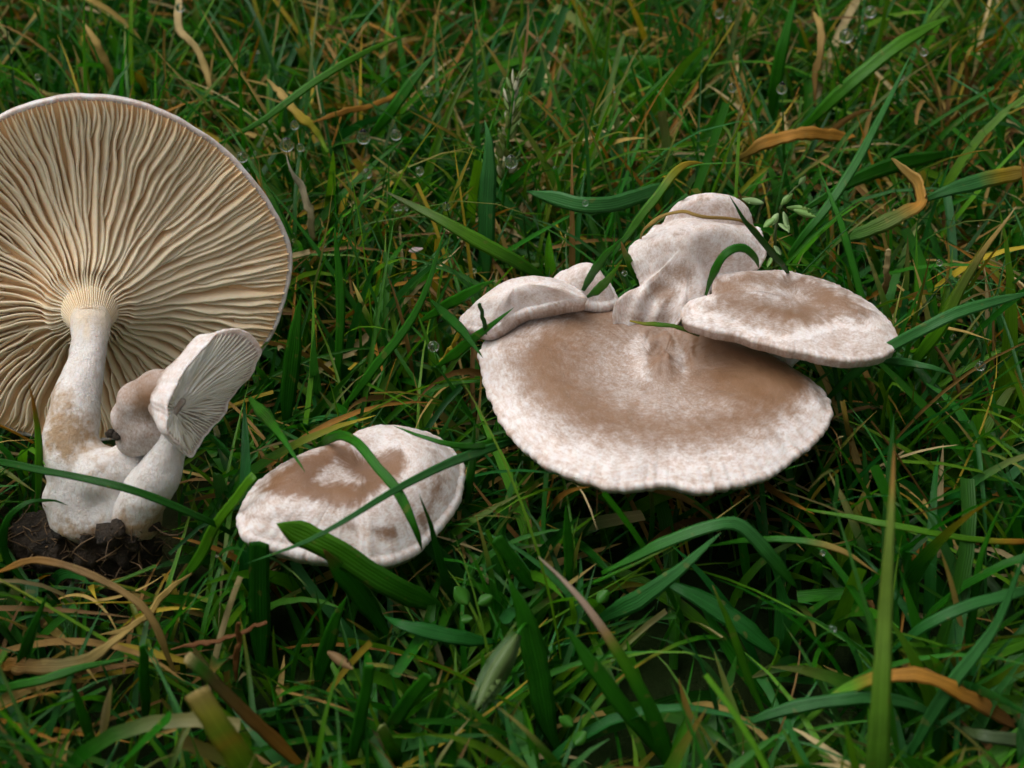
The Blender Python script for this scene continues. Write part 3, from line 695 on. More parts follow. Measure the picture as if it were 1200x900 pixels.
hero('broad blunt blade overlapping the front of the lone cap', [(530, 722, 1.0), (490, 702, 1.8), (450, 681, 2.5), (397, 649, 3.2), (357, 628, 3.6), (324, 613, 3.9)], 31, [(0, G1), (.5, (.05, .22, .012)), (1, G3)], tip=.09, roll=.35, fold=.12)
hero('short broad blade with brown tip under the lone cap', [(460, 752, .8), (440, 722, 1.4), (415, 688, 2.3), (395, 664, 3.0), (378, 643, 3.5)], 24, [(0, GD), (.8, G1), (1, BN)], tip=.3)
hero('wide cut blade standing upright below the lone cap', [(306, 790, .2), (305, 740, 1.0), (304, 690, 2.0), (304, 637, 3.1)], 30, [(0, GD), (1, GD)], cut=True, roll=.2)
hero('pointed bright blade rising below the lone cap front', [(370, 815, .4), (380, 770, 1.3), (392, 730, 2.2), (406, 698, 2.9)], 20, [(0, GD), (1, G1)], tip=.5)
hero('glossy dark blade lying flat under the lone cap', [(580, 752, 1.4), (545, 748, 1.8), (510, 742, 2.0), (475, 733, 2.1), (450, 722, 2.0)], 19, G2, tip=.35, roll=-.3)
# left and bottom left
hero('brown withered stem arching over the grass below the soil clump', [(212, 815, .8), (193, 757, 2.0), (173, 720, 2.6), (147, 697, 2.9), (110, 674, 3.1), (67, 659, 3.2), (33, 657, 3.1), (-5, 671, 2.8)], 9, [(0, TN), (.7, (.24, .14, .05)), (1, OR)], tip=.1, fold=.5, **D)
hero('curled olive tan dead leaf lying at lower left', [(-10, 780, 1.2), (27, 781, 1.8), (67, 780, 2.0), (107, 770, 2.2), (133, 753, 2.4), (158, 735, 2.6)], 21, [(0, OR), (.3, BN), (.6, (.16, .13, .035)), (1, TN)], tip=.4, roll=.3, **D)
hero('wide yellow green blade with orange blotches and cut tip at bottom', [(330, 960, 1.5), (300, 915, 2.6), (277, 883, 3.3), (253, 847, 3.9), (230, 811, 4.4)], 38, [(0, G1), (.4, (.12, .28, .012)), (.6, (.18, .28, .015)), (.68, (.32, .22, .02)), (.76, (.20, .28, .02)), (.9, (.30, .28, .03)), (1, (.38, .26, .09))], cut=True, roll=.25, fold=.15)
hero('brown edged cut blade leaning behind the blotched wide blade', [(370, 915, .8), (330, 875, 1.6), (290, 838, 2.4), (252, 800, 3.1), (219, 769, 3.7)], 19, [(0, OR), (.5, BN), (.8, (.10, .08, .02)), (.9, G1), (1, ST)], cut=True, roll=-.3)
hero('reddish brown straw lying level beneath the lone mushroom', [(200, 761, 1.9), (240, 752, 2.1), (290, 738, 2.3), (312, 730, 2.4)], 7, (.22, .085, .025), cut=True, **D)
hero('short rusty stalk standing across the level reddish straw', [(277, 800, 1.2), (279, 762, 2.0), (281, 729, 2.8)], 8, (.20, .08, .02), cut=True, **D)
hero('stubby upright blade below the withered brown stem', [(171, 850, .6), (170, 815, 1.4), (169, 785, 2.1), (168, 757, 2.8)], 14, [(0, GD), (1, G1)], cut=True)
hero('slanting blade at the very bottom left, below the olive leaf', [(125, 925, .4), (110, 880, 1.4), (98, 840, 2.3), (84, 798, 3.2)], 13, G1, tip=.3)
hero('long level blade sweeping in from the left frame edge', [(-30, 812, 1.6), (0, 807, 1.9), (50, 797, 2.2), (100, 781, 2.3), (155, 770, 2.2)], 11, G1, tip=.4)
hero('upright blade with split tip at left below the soil clump', [(15, 815, .8), (22, 790, 1.4), (33, 750, 2.3), (56, 697, 3.2)], 12, GD, tip=.35)
hero('tan straw crossing behind the withered brown stem', [(225, 672, 1.5), (200, 690, 1.6), (170, 722, 1.7), (140, 740, 1.7), (112, 748, 1.6)], 8, TN, tip=.3, **D)
hero('cut pale blade rising right of the blotched wide blade', [(470, 900, .4), (462, 880, 1.2), (455, 868, 1.8), (447, 853, 2.5)], 17, [(0, G1), (.7, G3), (1, (.3, .35, .12))], cut=True)
hero('upright flat tipped blade right of the blotched wide blade', [(410, 905, .4), (418, 860, 1.4), (427, 820, 2.3), (433, 780, 3.2)], 17, [(0, GD), (1, G1)], cut=True)
hero('flat tipped blade leaning right below the curled tan scrap', [(450, 860, .6), (465, 840, 1.3), (482, 815, 2.1), (502, 792, 2.8)], 20, [(0, GD), (1, G1)], cut=True)
# bottom centre
hero('blade with pale pink withered tip rising in the bottom centre', [(792, 925, .3), (783, 890, 1.0), (765, 840, 2.0), (738, 788, 2.9), (703, 733, 3.7), (667, 688, 4.3), (631, 652, 4.7)], 21, [(0, G1), (.45, G1), (.62, G3), (.68, TN), (.76, (.62, .44, .33)), (1, (.68, .54, .44))], tip=.75, fold=.3, base_t=.8)
hero('straight blade left of the pink tipped one', [(790, 905, .4), (765, 872, 1.1), (735, 835, 1.9), (700, 788, 2.7), (660, 732, 3.5)], 19, G1, tip=.25)
hero('wide dark blade standing in the bottom centre', [(660, 890, .3), (642, 850, 1.0), (630, 785, 2.1), (616, 725, 3.1), (596, 679, 3.8)], 29, [(0, GD), (1, G1)], tip=.3, roll=.3)
hero('glossy blade under the large cap, tip pointing up right', [(690, 735, 1.4), (715, 720, 1.9), (752, 700, 2.4), (800, 665, 3.0), (845, 624, 3.6)], 23, [(0, G2), (1, GB)], tip=.6)
hero('bent blade folding over beneath the large cap', [(705, 672, 2.2), (740, 655, 2.6), (780, 635, 3.0), (830, 618, 3.3), (862, 614, 3.3), (885, 632, 3.0), (905, 655, 2.6), (935, 690, 1.8)], 16, [(0, G1), (.6, GB), (1, G1)], tip=.15, roll=.2)
hero('shiny blade lying broad below the bent blade', [(915, 770, 1.0), (880, 742, 1.5), (840, 712, 1.9), (800, 690, 2.1), (770, 680, 2.0)], 26, G2, tip=.4, roll=-.4)
hero('narrow upright blade before the shiny broad one', [(905, 860, .6), (880, 800, 1.6), (860, 745, 2.6), (835, 685, 3.6)], 9, [(0, G1), (.9, G3), (1, TN)], tip=.3)
hero('narrow upright blade just under the front rim of the largest cap', [(668, 690, 1.4), (667, 660, 2.1), (665, 625, 2.9), (663, 592, 3.6)], 12, G1, tip=.4)
hero('small green blade bent like a finger below the large cap', [(625, 690, 1.8), (610, 670, 2.4), (595, 650, 2.9), (582, 631, 3.3)], 20, G1, cut=True)
# bottom right
hero('tall tapering pale green blade with brown tip, standing upright at right', [(1022, 1010, .2), (1026, 940, 2.0), (1029, 880, 3.2), (1033, 800, 4.4), (1037, 720, 5.3), (1042, 640, 6.2), (1046, 570, 6.8), (1048, 520, 7.1)], 40, [(0, (.10, .30, .02)), (.5, (.15, .32, .03)), (.88, (.20, .28, .04)), (.95, OR), (1, BN)], tip=1.05, fold=.2, base_t=1)
hero('yellow green blade lying level behind the tall pale blade', [(945, 597, 3.0), (990, 605, 3.2), (1050, 616, 3.3), (1110, 627, 3.2), (1160, 634, 3.0), (1215, 635, 2.7)], 9, [(0, G3), (.7, G3), (.8, YE), (.92, OR), (1, BN)], cut=True)
hero('orange brown withered blade arching behind the tall pale blade', [(930, 860, 1.4), (985, 812, 2.1), (1030, 793, 2.6), (1080, 792, 2.7), (1130, 812, 2.4), (1192, 856, 1.6)], 17, [(0, G3), (.25, G3), (.4, OR), (.7, OR), (1, (.20, .09, .03))], tip=.08, roll=.2, **D)
hero('blue green blade bowing level beneath the orange one', [(850, 860, 1.3), (900, 838, 1.8), (960, 823, 2.1), (1020, 819, 2.2), (1075, 828, 2.0), (1112, 860, 1.4)], 17, [(0, G2), (1, GB)], tip=.35)
hero('grey green blade arching towards the right frame edge', [(1040, 768, 1.8), (1080, 736, 2.6), (1130, 712, 3.0), (1200, 692, 3.0), (1240, 686, 2.7)], 15, [(0, G2), (1, GB)], tip=.3, roll=.3)
hero('long blade climbing from the bottom edge to the right frame edge', [(1050, 915, .6), (1080, 858, 1.6), (1120, 795, 2.6), (1168, 730, 3.5), (1205, 640, 4.6)], 17, [(0, G2), (.5, GB), (1, G2)], tip=.5, fold=.4)
hero('thin curving blade at right, tip pale, above the grey green one', [(1130, 790, .8), (1140, 720, 2.0), (1150, 655, 3.1), (1175, 586, 4.2)], 10, [(0, G1), (.9, G1), (1, TN)], tip=.5)
hero('pale dying blade hanging along the bottom right edge', [(1120, 850, 1.5), (1150, 862, 1.8), (1200, 868, 1.8), (1240, 866, 1.5)], 16, [(0, (.10, .15, .04)), (.5, (.09, .14, .06)), (1, TN)], tip=.4)
hero('thin blade with dry curled tip left of the tall pale blade', [(830, 640, 2.0), (870, 634, 2.6), (930, 633, 3.0), (985, 645, 3.0), (1031, 674, 2.6)], 8, [(0, G1), (.6, G1), (.75, TN), (1, TN)], tip=.3)
# right of the clump
hero('long pale blade arcing up from the large cap edge to the right', [(960, 480, 2.4), (985, 452, 3.2), (1033, 413, 4.3), (1078, 388, 5.0), (1122, 367, 5.3), (1167, 353, 5.3), (1215, 341, 5.0)], 14, [(0, G1), (.4, GB), (1, GB)], tip=.3, fold=.4)
hero('yellowish blade with dry tip leaning up at far right', [(1050, 455, 2.0), (1073, 422, 2.9), (1100, 387, 3.7), (1122, 347, 4.5), (1149, 298, 5.4), (1176, 262, 6.0), (1191, 242, 6.3)], 16, [(0, G1), (.4, G3), (.7, (.14, .17, .03)), (.85, TN), (1, ST)], tip=.6, roll=.2)
hero('short blade poking right under the oval cap', [(1030, 422, 3.2), (1060, 425, 3.6), (1090, 430, 3.7), (1120, 440, 3.5)], 11, GB, tip=.6)
hero('green to orange twisted leaf at upper right', [(975, 285, 3.0), (1000, 276, 3.3), (1025, 267, 3.5), (1055, 253, 3.7), (1078, 236, 3.8), (1074, 214, 3.8), (1056, 196, 3.9), (1044, 186, 3.9)], 19, [(0, G1), (.4, (.11, .14, .02)), (.55, OR), (1, TN)], tip=.2, roll=[0, .2, .9, .2], **D)
hero('green blade turning tan, reaching the right frame edge', [(1080, 236, 3.3), (1110, 224, 3.6), (1150, 212, 3.7), (1180, 206, 3.6), (1215, 199, 3.3)], 19, [(0, GB), (.4, GB), (.6, YE), (1, TN)], tip=.25)
hero('pale straw stub standing right of the oval cap', [(1035, 350, 2.0), (1038, 325, 2.7), (1042, 292, 3.4)], 9, [(0, BN), (1, ST)], cut=True, **D)
hero('blade crossing steeply above the oval cap', [(1030, 410, 2.0), (1010, 350, 3.0), (985, 260, 4.2), (960, 200, 4.8)], 9, G1, tip=.4)
hero('diagonal blade rising behind the oval cap', [(905, 330, 2.2), (935, 285, 3.3), (975, 235, 4.1), (1020, 160, 4.9), (1070, 60, 5.6)], 11, [(0, G1), (1, GB)], tip=.5)
hero('wide dark blade lying behind the white flower spray', [(1130, 178, 2.4), (1060, 190, 2.9), (1000, 212, 3.3), (960, 235, 3.3), (915, 260, 2.7)], 20, [(0, G1), (1, G1)], tip=.5, roll=.4)
# clump, close to the caps
hero('dry straw looped round the crown of the folded mushroom', [(748, 300, 4.2), (752, 276, 4.9), (763, 261, 5.35), (782, 252, 5.6), (811, 252, 5.85), (836, 256, 5.9), (865, 260, 5.9), (884, 270, 5.7), (898, 285, 5.2)], 5, [(0, (.15, .15, .04)), (.3, TN), (1, BN)], cut=True, **D)
hero('small blade arching over the shoulder of the folded mushroom', [(827, 346, 4.9), (832, 330, 5.3), (838, 314, 5.65), (850, 297, 5.95), (868, 290, 6.0), (882, 298, 5.8), (890, 315, 5.3)], 10, G1, tip=.3)
hero('dark blade passing in front of the crown of the folded mushroom', [(930, 330, 4.2), (918, 312, 4.8), (903, 294, 5.4), (890, 278, 5.8), (871, 257, 6.3), (855, 228, 6.8)], 8, GD, tip=.4)
hero('blade curving up beside the folded mushroom crown, tip yellowing', [(715, 305, 3.6), (745, 262, 4.3), (768, 233, 4.7), (790, 203, 5.0), (808, 192, 5.0), (825, 191, 4.9)], 11, [(0, GD), (.6, G3), (.8, YE), (1, YE)], tip=.3)
hero('short blade standing in front of the tiny button mushroom', [(680, 345, 3.9), (690, 328, 4.5), (698, 314, 5.0), (712, 296, 5.5), (733, 277, 6.0)], 10, G1, tip=.4)
hero('second short blade at the tiny button mushroom, lower and wider', [(688, 348, 4.0), (702, 338, 4.5), (716, 323, 5.0), (730, 304, 5.4)], 11, [(0, G1), (1, G3)], tip=.5)
hero('yellowing blade between the tiny button and the folded mushroom', [(749, 335, 3.8), (741, 315, 4.3), (734, 300, 4.8), (727, 283, 5.3)], 9, [(0, G1), (.6, G3), (1, OR)], tip=.4)
hero('mossy green straw lying along the notch above the largest cap', [(738, 376, 4.15), (755, 379, 4.2), (778, 381, 4.2), (800, 385, 4.15), (820, 392, 4.0)], 6, [(0, YE), (.4, G3), (1, (.12, .13, .04))], cut=True)
hero('blade lying over the left corner of the largest cap', [(512, 430, 2.8), (535, 413, 3.6), (555, 397, 4.2), (578, 379, 4.7), (602, 360, 5.0)], 13, G1, tip=.5)
hero('dark blade crossing below the pale rear mushroom', [(505, 352, 3.5), (520, 367, 3.9), (539, 385, 4.3), (553, 402, 4.5), (566, 420, 4.5)], 12, GD, tip=.4)
hero('bright blade behind the left end of the pale rear mushroom', [(490, 378, 2.6), (520, 360, 3.5), (548, 344, 4.3), (580, 327, 5.0)], 13, G1, tip=.3)
hero('short dark tip poking up against the pale rear mushroom', [(570, 392, 4.3), (568, 380, 4.7), (565, 368, 5.0), (562, 356, 5.3)], 6, GD, cut=True)
hero('yellow stalk left of the largest cap', [(512, 437, 2.2), (522, 418, 2.8), (531, 403, 3.3), (540, 390, 3.7)], 7, YE, cut=True, **D)
# top
hero('blunt glaucous blade lying level above the clump', [(790, 215, 3.0), (770, 222, 3.5), (744, 231, 3.8), (714, 239, 4.0), (683, 240, 4.1), (651, 233, 4.1), (617, 224, 4.0)], 19, GB, tip=.16, roll=.2, fold=.15)
hero('broad upright blade in the middle of the top grass', [(570, 340, 1.5), (570, 290, 2.5), (571, 235, 3.5), (573, 170, 4.6), (568, 140, 5.0)], 20, [(0, G2), (1, GB)], tip=.35, fold=.15)
hero('olive blade slanting down right above the pale rear mushroom', [(650, 335, 2.2), (610, 310, 3.1), (560, 282, 3.8), (510, 254, 4.2), (448, 223, 4.3)], 17, [(0, G1), (.5, G3), (1, (.10, .12, .03))], tip=.5)
hero('tall light green blade slanting through the top right grass', [(925, 165, 2.2), (967, 125, 3.3), (1008, 88, 4.1), (1062, 47, 4.7), (1117, 17, 4.9)], 16, [(0, G1), (1, G3)], tip=.3)
hero('vertical green blade at the top, right of centre', [(903, 145, 1.6), (908, 100, 2.8), (918, 50, 3.9), (935, -10, 5.0)], 15, G1, tip=.4)
hero('orange withered blade lying level in the top right grass', [(862, 188, 2.8), (880, 176, 3.2), (900, 167, 3.4), (950, 156, 3.6), (1005, 162, 3.3)], 15, [(0, (.12, .12, .02)), (.3, OR), (1, OR)], tip=.15, **D)
hero('curled tan straw with drooping tip in the top right grass', [(955, 125, 2.5), (957, 90, 3.2), (963, 55, 3.8), (960, 30, 4.1), (950, 15, 4.1)], 9, [(0, BN), (1, TN)], tip=.2, **D)
hero('pale dry leaf twisting down at the top left', [(250, 125, 2.4), (244, 93, 3.0), (232, 60, 3.5), (212, 35, 3.8), (211, 5, 4.2), (214, -15, 4.4)], 10, [(0, TN), (1, ST)], tip=.1, roll=[0, .8, .1, .5], **D)
hero('pale ribbon of straw hanging right of the big gilled cap', [(368, 282, 2.3), (363, 250, 3.0), (353, 218, 3.6), (340, 195, 4.1), (336, 182, 4.3)], 14, [(0, ST), (1, (.55, .5, .4))], tip=.9, **D)
hero('yellow tan blade bending above the big gilled cap', [(133, 115, 2.5), (128, 85, 3.3), (117, 57, 3.9), (106, 38, 4.2), (96, 22, 4.4)], 9, [(0, YE), (.5, TN), (1, TN)], tip=.3, **D)
hero('orange brown straw lying across the grass right of the gilled cap', [(470, 105, 2.8), (440, 122, 3.1), (400, 132, 3.2), (365, 143, 3.1)], 7, OR, tip=.2, **D)
hero('tan cut straw slanting beside the gilled cap', [(385, 180, 3.0), (365, 148, 3.5), (345, 130, 3.8), (310, 90, 4.2)], 10, [(0, G3), (.4, YE), (.7, TN), (1, TN)], tip=.3, **D)
hero('blade leaning up right in the grass above the lone mushroom', [(430, 165, 2.2), (455, 135, 3.1), (480, 100, 3.8), (512, 60, 4.4)], 13, G1, tip=.4)
hero('level grass blade reaching from the gilled cap to the top edge', [(255, 170, 3.6), (310, 140, 4.2), (370, 95, 4.8), (430, 60, 5.1), (490, 37, 5.1)], 9, [(0, G1), (1, G3)], tip=.4)
hero('long thin blade right of the big gilled cap, leaning right', [(395, 470, 1.0), (398, 400, 2.3), (398, 330, 3.5), (392, 265, 4.6)], 11, G1, tip=.3)
hero('wide blade upright between the gilled cap and the pale rear mushroom', [(335, 510, .8), (338, 460, 1.8), (345, 400, 3.0), (352, 345, 4.0)], 20, [(0, GD), (1, G1)], tip=.4)
hero('blade rising from the lone mushroom towards the top centre', [(385, 500, 1.2), (440, 430, 2.6), (490, 360, 3.8), (525, 260, 5.3)], 11, G1, tip=.5)

# ------------------------------------------------------------------ dew drops, seed heads, little leaves
DROPS = []
def drop(px, py, z, rpx, label, tear=0.0):
    P = at_z(px, py, z); r = rpx * project(P)[2] / FPX; reserve(P[None], np.array([r]))
    DROPS.append(P); r = r * .95
    V, F = ico((0, 0, 0), 1, 4)
    up = np.clip(V[:, 2], 0, 1); V[:, :2] *= (1 - tear * .75 * up ** 1.4)[:, None]; V[:, 2] *= np.where(V[:, 2] > 0, 1 + tear * .8, 1)
    o = mesh_obj('dew_drop', V * r + P, F, M_DROP, None, P); o.location = P * S
    return tag(o, label, 'dew drop', 'dew drops on the grass')
for a in [(336, 170, 4.4, 8.5, 'large dew drop at the upper end of the pale straw ribbon', .3), (345, 147, 4.6, 5.5, 'dew drop just above the pale straw ribbon', .2), (352, 173, 4.3, 5, 'small dew drop right of the one on the pale straw ribbon', .2),
          (284, 184, 4.6, 7, 'dew drop at the rim of the big gilled cap', 0), (426, 161, 4.0, 8.5, 'tear shaped dew drop in the grass right of the gilled cap', .6), (464, 158, 4.0, 7, 'dew drop right of the tear shaped one', .1),
          (430, 203, 3.6, 6.5, 'dim dew drop below the tear shaped one', 0), (492, 200, 3.8, 5.5, 'round dew drop left of the broad upright blade', 0), (523, 242, 3.6, 5, 'hanging dew drop left of the broad upright blade, lower one', .4),
          (599, 190, 4.6, 8, 'dew drop hanging below the green seed head', .3), (650, 198, 4.2, 4, 'small dew drop right of the seed head', 0), (502, 107, 3.6, 7, 'dew drop among dead straw above the tear shaped one', .2),
          (916, 104, 4.2, 6.5, 'dew drop clinging to the vertical blade at the top', .7), (858, 103, 3.8, 5.5, 'dew drop left of the vertical blade at the top', .2), (1020, 14, 4.0, 7.5, 'dew drop at the top edge right of centre', 0),
          (992, 42, 3.9, 9, 'big dim dew drop below the one at the top edge', 0), (1012, 34, 4.2, 6, 'dew drop between the two at the top right', 0), (1083, 61, 4.5, 5, 'dew drop at a bent blade tip, top right', 0), (1057, 90, 4.0, 4, 'small dew drop below the bent blade tip, top right', 0),
          (843, 16, 4.0, 6, 'dew drop near the top edge left of the vertical blade', 0), (854, 22, 3.9, 4, 'small dew drop touching the one near the top edge', 0), (211, 9, 4.5, 5.5, 'dew drop on the pale twisting leaf at the top left', 0), (44, 90, 4.0, 4, 'small dew drop above the left side of the gilled cap', 0),
          (1149, 429, 3.6, 6, 'dew drop right of the oval cap', 0), (1101, 308, 4.0, 4, 'small dew drop above the oval cap at right', 0), (686, 238, 4.3, 4, 'small dew drop on the blunt glaucous blade', 0), (732, 320, 4.0, 3.5, 'tiny dew drop beside the tiny button mushroom', 0), (508, 406, 3.2, 7, 'dew drop left of the largest cap corner', 0), (964, 648, 3.3, 3.5, 'tiny bright dew drop below the largest cap at right', 0), (468, 243, 3.5, 4, 'dew drop above the olive slanting blade', 0)]:
    drop(a[0], a[1], a[2], a[3], a[4], a[5])

def leaf_mesh(P, dirv, up_, L, W, curl=.2, n=9):
    """small oval leaf or husk with a keel"""
    t = np.linspace(0, 1, n); sd = norm(np.cross(dirv, up_)); w_ = W * np.sin(np.pi * np.clip(t, .03, .985)) ** .7 * (1 - .25 * t)
    c = P + dirv * (L * t)[:, None] + up_ * (curl * L * t ** 2)[:, None]
    rows = np.stack([c - sd * w_[:, None] + up_ * (w_ * .35 + .03 * L * np.sin(t * 9))[:, None], c, c + sd * w_[:, None] + up_ * (w_ * .3)[:, None], c - up_ * (.008 + w_ * .04)[:, None]], 1)
    F = [tuple(int(i) for i in f) for f in grid_faces(n, 4)]; F.append((3, 2, 1, 0)); F.append(tuple(range(4 * n - 4, 4 * n)))
    return rows.reshape(-1, 3), F
def simple(name, V, F, c, mat, parent, base):
    return mesh_obj(name, V, F, mat, parent, base, cols=np.tile(c, (len(V), 1)), uv=np.full(len(V), .3))
# green seed head, top centre
stalk = np.array([at_z(x, y, z) for x, y, z in [(585, 330, .5), (588, 260, 2.2), (594, 180, 4.0), (603, 100, 5.4), (606, 92, 5.5)]])
t_s = thing('grass_seed_head', stalk[0], 'green plume of grass seed husks among the blades at top centre', 'seed head')
V, F = tube(stalk, [.045, .04, .035, .025, .012], 6, n=20); simple('stalk', V, F, G1, M_BLADE, t_s, stalk[0])
q = catmull(stalk, 60); reserve(q[30:], np.full(30, .22))
for k in range(46):
    i = int(33 + 26 * k / 46); T = norm(q[min(i + 1, 59)] - q[i - 1]); sidev = norm(rng.normal(size=3)); sidev -= T * (sidev @ T)
    d = norm(T + norm(sidev) * (.35 + .35 * rng.random())); spread = 1 - (i - 33) / 40
    V, F = leaf_mesh(q[i] + norm(sidev) * .10 * spread, d, norm(np.cross(d, rng.normal(size=3))), .30 + .14 * rng.random(), .075, .1, 6)
    simple('husk', V, F, (.18 + .1 * rng.random(), .32, .08 + .04 * rng.random()) if rng.random() < .7 else (.6, .58, .42), M_BLADE, t_s, stalk[0])
# pale spray beside the folded mushroom
stalk = np.array([at_z(x, y, z) for x, y, z in [(905, 340, 2.6), (908, 290, 4.4), (910, 262, 5.4), (916, 240, 5.85), (930, 222, 6.0), (940, 214, 6.0)]])
t_s = thing('grass_flower_spray', stalk[0], 'pale green and white flowering grass spray beside the folded mushroom', 'seed head')
V, F = tube(stalk, [.035, .03, .03, .025, .02, .01], 6, n=18); simple('stalk', V, F, (.10, .16, .05), M_BLADE, t_s, stalk[0])
for (x, y, dx, dy, L) in [(895, 238, -22, -4, .42), (912, 250, -8, 12, .28), (918, 248, 3, 20, .42), (922, 243, 24, 2, .45), (930, 246, 18, 6, .40), (915, 240, 10, -10, .30), (908, 256, -10, 8, .26), (936, 216, 6, -8, .2), (912, 262, 8, 8, .26), (905, 300, -5, 12, .25), (907, 288, 6, 10, .22)]:
    P = at_z(x, y, 5.9 if y < 280 else 4.6); reserve(P[None], np.array([.3])); d = norm(dx * RGT - dy * UP - FWD * 4 * rng.random())
    V, F = leaf_mesh(P, d, norm(-FWD + .3 * rng.normal(size=3)), L, .075, .1, 8)
    simple('floret', V, F, (.46, .64, .30) if rng.random() < .7 else (.28, .48, .14), M_BLADE, t_s, stalk[0])
# nodding spikelet, bottom centre
P0 = at_z(606, 743, 3.2); d = norm(at_z(563, 820, 2.8) - P0); reserve(P0 + d * np.linspace(0, 1.4, 20)[:, None], np.full(20, .16))
t_s = thing('grass_spikelet', P0, 'plump green spikelet hanging low, bottom centre left of the wide dark blade', 'seed head')
for k, (off, c) in enumerate([(-.09, (.05, .13, .02)), (.09, (.06, .14, .025)), (0, (.14, .22, .06))]):
    sd = norm(np.cross(d, FWD)); V, F = leaf_mesh(P0 + sd * off * .6 + FWD * (.06 if k < 2 else 0), norm(d + sd * off * .5), -FWD, 1.38, .15, .04, 12); simple('husk', V, F, c, M_BLADE, t_s, P0)
stalk = np.array([P0, at_z(620, 730, 2.9), at_z(640, 760, 1.8), at_z(650, 800, .2)]); V, F = tube(stalk, [.03, .03, .035, .04], 6, n=12); simple('stalk', V, F, G1, M_BLADE, t_s, P0)
# little round leaves
for k, (x, y, r, z, lb) in enumerate([(541, 699, 12, 2.3, 'small round leaf below the largest cap, largest of its cluster'), (568, 704, 9, 2.2, 'small round leaf right of the largest round one'), (547, 726, 7, 1.9, 'tiny round leaf under the largest round one'), (664, 846, 9, 1.8, 'small round leaf beside the pink tipped blade base'), (680, 866, 10, 1.6, 'round leaf just below the one beside the pink tipped blade'), (706, 700, 9, 2.4, 'small pale round leaf right of the pink withered tip'), (540, 697, 0, 0, '')][:6]):
    P = at_z(x, y, z); rr = r * project(P)[2] / FPX; reserve(P[None], np.array([rr])); d = norm(np.array([rng.normal(), .4, .3]))
    V, F = leaf_mesh(P - d * rr, d, norm(np.array([.2 * rng.normal(), -.5, 1.])), rr * 2.1, rr * .95, .12, 10)
    o = mesh_obj('round_leaf', V, F, M_BLADE, None, P, cols=np.tile((.05, .21, .015), (len(V), 1)), uv=np.full(len(V), .3)); o.location = P * S
    tag(o, lb, 'leaf', 'small round leaves low in the grass')
# fallen pale petal
P = at_z(493, 294, 3.0); V, F = leaf_mesh(P - RGT * .25, RGT, norm(np.array([.1, -.4, 1])), .30, .08, .3, 9)
o = mesh_obj('petal', V, F, M_DRY, None, P, cols=np.tile((.55, .42, .42), (len(V), 1)), uv=np.full(len(V), .3)); o.location = P * S
tag(o, 'pale pink fallen petal lying on the grass above the lone mushroom', 'petal')
# brown curled leaf scraps
for x, y, z, L, W, c, lb in [(400, 775, 2.2, .6, .10, (.22, .13, .05), 'curled tan leaf scrap under the lone mushroom')]:
    P = at_z(x, y, z); d = norm(np.array([.8, -.6, -.1])); V, F = leaf_mesh(P - d * L / 2, d, norm(np.array([0, -.5, .8])), L, W, .3, 9)
    o = mesh_obj('leaf_scrap', V, F, M_DRY, None, P, cols=np.tile(c, (len(V), 1)), uv=np.full(len(V), .3)); o.location = P * S
    tag(o, lb, 'dead leaf')
# ------------------------------------------------------------------ the turf itself: grass and dead thatch nobody could count
def make_paths(n, x0, x1, ya, yb, L, lean, bend, r, clump=2.2, ns=9, lift=0.):
    """random blades growing in tufts: returns points (n, ns, 3)"""
    ct = max(1, int(n / 14)); cx = r.uniform(x0, x1, ct); cy = r.uniform(ya, yb, ct); ca = r.uniform(0, 2 * math.pi, ct)
    k = r.integers(0, ct, n)
    bx = cx[k] + r.normal(0, .33, n) * clump; by_ = cy[k] + r.normal(0, .33, n) * clump
    az = np.where(r.random(n) < .55, ca[k] + r.normal(0, .7, n), r.uniform(0, 2 * math.pi, n))
    ln = r.uniform(*L, n); a0 = np.abs(r.normal(lean[0], lean[1], n)); kb = np.abs(r.normal(bend[0], bend[1], n))
    t = np.linspace(0, 1, ns)[None]; phi = np.minimum(a0[:, None] + kb[:, None] * t ** 1.3, 2.3); azt = az[:, None] + (r.normal(0, .45, n))[:, None] * t
    st = (ln / (ns - 1))[:, None]
    d = np.stack([np.sin(phi) * np.cos(azt), np.sin(phi) * np.sin(azt), np.cos(phi)], -1) * st[..., None]
    P = np.concatenate([np.zeros((n, 1, 3)), np.cumsum(d[:, :-1], 1)], 1) + np.stack([bx, by_, r.uniform(-.15, -.1 + lift, n)], -1)[:, None]
    P[..., 2] = np.maximum(P[..., 2], .05 + .25 * r.random(n)[:, None]) * (np.arange(ns) > 0) + P[..., 2] * (np.arange(ns) == 0)
    return P, ln
_BLK = []
for poly, p0, n, tk in BLOCK:
    poly = catmull(poly, 40, True); _BLK.append((poly, poly.min(0), poly.max(0), p0, n, tk))
def hits(P):
    """True for blades that would run through or hang over a mushroom"""
    px, py, z = project(P); bad = np.zeros(P.shape[0], bool)
    inn = (px > 0) & (px < 1199) & (py > 0) & (py < 899)
    hb = HB[np.clip(py / 2, 0, 449).astype(int), np.clip(px / 2, 0, 599).astype(int)]
    bad |= (inn & (hb > 0) & (z < hb)).any(1)
    for poly, lo, hi, p0, n, tk in _BLK:
        box = (px > lo[0]) & (px < hi[0]) & (py > lo[1]) & (py < hi[1])
        m = np.where(box.any(1))[0]
        if not len(m): continue
        d = ray(px[m], py[m]); zp = ((p0 - CAM) @ n) / (d @ n)
        ins = (sdist(px[m], py[m], poly) > 3) & (z[m] < zp + tk)
        bad[m] |= ins.any(1)
    return bad
def fine(P):                                    # subdivide for the hit test
    q = np.empty((P.shape[0], P.shape[1] * 2 - 1, 3)); q[:, ::2] = P; q[:, 1::2] = (P[:, 1:] + P[:, :-1]) / 2; return q
